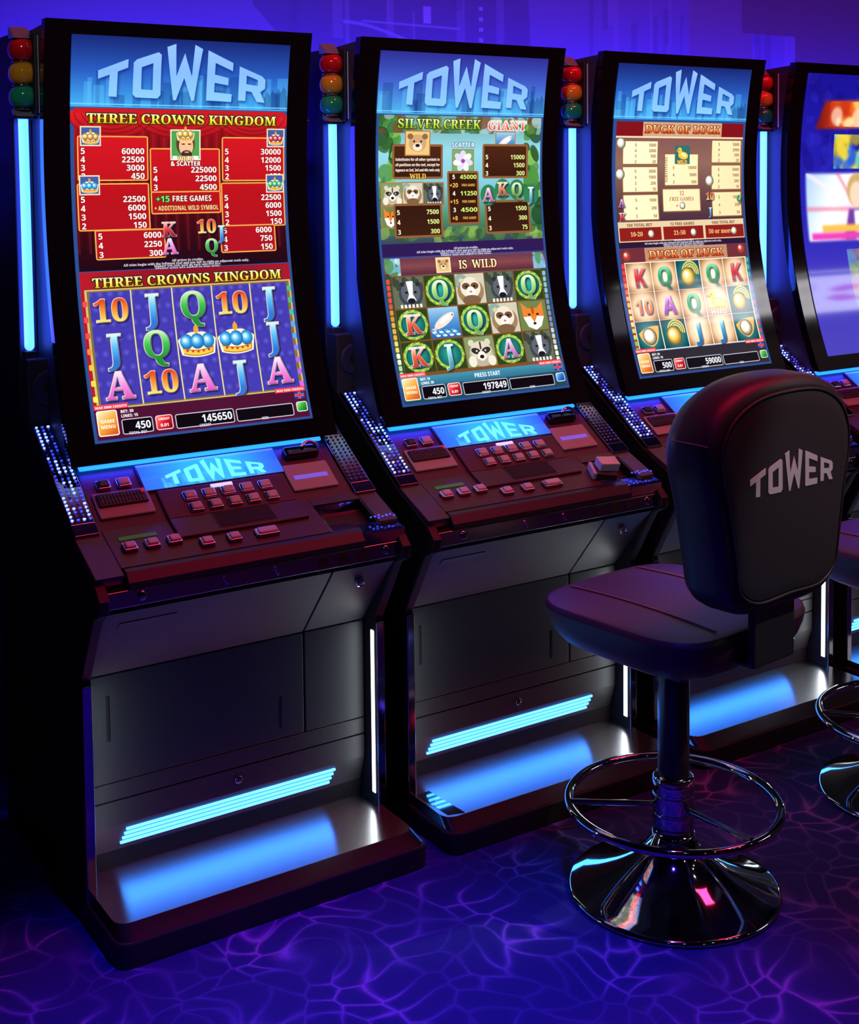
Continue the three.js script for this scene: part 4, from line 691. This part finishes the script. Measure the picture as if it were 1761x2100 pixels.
// ---------------------------------------------------------------- unseen fittings outside the frame, placed for their light and reflections
function fitting(name, label, w, d, pos, color, k) {
  const g = new THREE.Group(); g.name = name; g.position.set(pos[0], pos[1], pos[2]);
  mesh('light_frame', at(rb(w + 0.06, 0.10, d + 0.06, 0.01), 0, 0.062, 0), M.lampHead, g);
  mesh('light_panel', at(rb(w, 0.012, d, 0.003), 0, 0.005, 0), std({ color: C3(0.1, 0.1, 0.1), emissive: color, emissiveIntensity: k }), g);
  top(g, label, 'ceiling light');
}
function spotHead(name, label, pos, aim, color) {
  const g = new THREE.Group(); g.name = name; g.position.set(...pos); g.quaternion.setFromUnitVectors(new THREE.Vector3(0, -1, 0), new THREE.Vector3(aim[0] - pos[0], aim[1] - pos[1], aim[2] - pos[2]).normalize());
  mesh('spot_housing', lathe([[0, 0.19], [0.05, 0.19], [0.06, 0.17], [0.07, 0.02], [0.075, 0.012], [0.068, 0.012], [0.06, 0.05], [0.0, 0.06]], 32), M.lampHead, g);
  mesh('spot_lens', lathe([[0, 0.048], [0.058, 0.048], [0.058, 0.055], [0, 0.055]], 32), std({ color: C3(0.1, 0.1, 0.1), emissive: color, emissiveIntensity: 3 }), g);
  top(g, label, 'ceiling light');
}
fitting('unseen_wash_light', 'unseen long red ceiling light, placed to redden the consoles and stools', RED.w, RED.d, RED.pos, RED.color, 3);
{
  const g = new THREE.Group(); g.name = 'unseen_wall_washer'; g.position.set(...BAR.pos);
  mesh('washer_body', at(rb(BAR.w + 0.04, 0.05, 0.030, 0.006), 0, -0.012, 0.026), M.lampHead, g);
  mesh('washer_lens', rb(BAR.w, BAR.h, 0.006, 0.002), std({ color: C3(0.1, 0.1, 0.2), emissive: BAR.color, emissiveIntensity: 4 }), g, [0, -0.003, 0.006], [BAR.tilt, 0, 0]);
  top(g, 'unseen long blue light bar behind the slot machines, placed to wash the wall', 'light bar');
}
spotHead('unseen_spot_light', 'unseen round blue ceiling spot, placed to light the open carpet', AISLE.pos, AISLE.aim, AISLE.color);
spotHead('unseen_spot_light', 'unseen round white ceiling spot, placed to light the heads of the machines', HEADS.pos, HEADS.aim, C3(1, 0.93, 1));
spotHead('unseen_spot_light', 'unseen round white ceiling spot, placed to light the back of the nearer stool', UNSEEN_STOOL_SPOT.pos, UNSEEN_STOOL_SPOT.aim, C3(1, 0.95, 1));
for (const [x, z] of [[0.4, 0.6], [2.2, 0.9], [3.9, 0.4], [3.3, -0.6], [5.2, 1.0], [1.2, 2.1]]) {  // unseen ceiling lamps, placed for small white dots in the reflections
  const g = new THREE.Group(); g.name = 'unseen_downlight'; g.position.set(x, ROOM.h, z);
  mesh('downlight_rim', lathe([[0.05, 0], [0.075, 0], [0.075, -0.012], [0.06, -0.02], [0.05, -0.012]], 32), M.lampHead, g);
  mesh('downlight_lens', lathe([[0, -0.010], [0.052, -0.010], [0.052, -0.004], [0, -0.004]], 32), std({ color: C3(0.5, 0.5, 0.5), emissive: C3(1, 0.9, 0.95), emissiveIntensity: 8 }), g);
  const s = new THREE.PointLight(C3(1, 0.9, 0.95), 0.05, 0, 2); s.position.set(0, -0.05, 0); s.castShadow = true; g.add(s);
  top(g, 'small round white lamp in the dark ceiling, out of view', 'ceiling light', 'ceiling downlights');
}
{
  const [c, g] = canvas(2048, 232); g.scale(1, 2 / 3); g.fillStyle = '#f4f0f6'; g.fillRect(0, 0, 2048, 348);
  g.fillStyle = '#6c6874'; g.fillRect(1575, 0, 473, 348);
  for (const x of [1129, 877]) { text(g, 'CO', x, 118, 110, '#3c3844', { style: '', w: 108 }); text(g, 'GA', x, 236, 110, '#3c3844', { style: '', w: 108 }); }
  g.fillStyle = '#d0489c'; for (const [y, a] of [[130, 0.08], [222, -0.08]]) { g.beginPath(); g.ellipse(610, y, 110, 30, a, 0, 7); g.fill(); }
  const G = new THREE.Group(); G.name = 'lightbox_sign'; G.position.set(...BOX.pos);
  mesh('sign_frame', rb(BOX.w + 0.08, BOX.h + 0.08, 0.08, 0.01), M.lampHead, G);
  const pg = new THREE.PlaneGeometry(BOX.w, BOX.h); pg.rotateY(Math.PI);
  mesh('sign_face', pg, std({ color: C3(0.2, 0.2, 0.2), emissive: C3(1, 1, 1), emissiveMap: tex(c), emissiveIntensity: 8.5 }), G, [0, 0, -0.042]);
  for (const x of [-2, 2]) mesh('hanger', at(rb(0.02, 0.14, 0.02, 0.004), x, BOX.h / 2 + 0.085, 0), M.lampHead, G);
  top(G, 'long white lightbox sign hanging across the aisle', 'sign');
}
scene.traverse((o) => { if (o.isMesh) o.castShadow = o.receiveShadow = true; });
renderer.render(scene, camera);
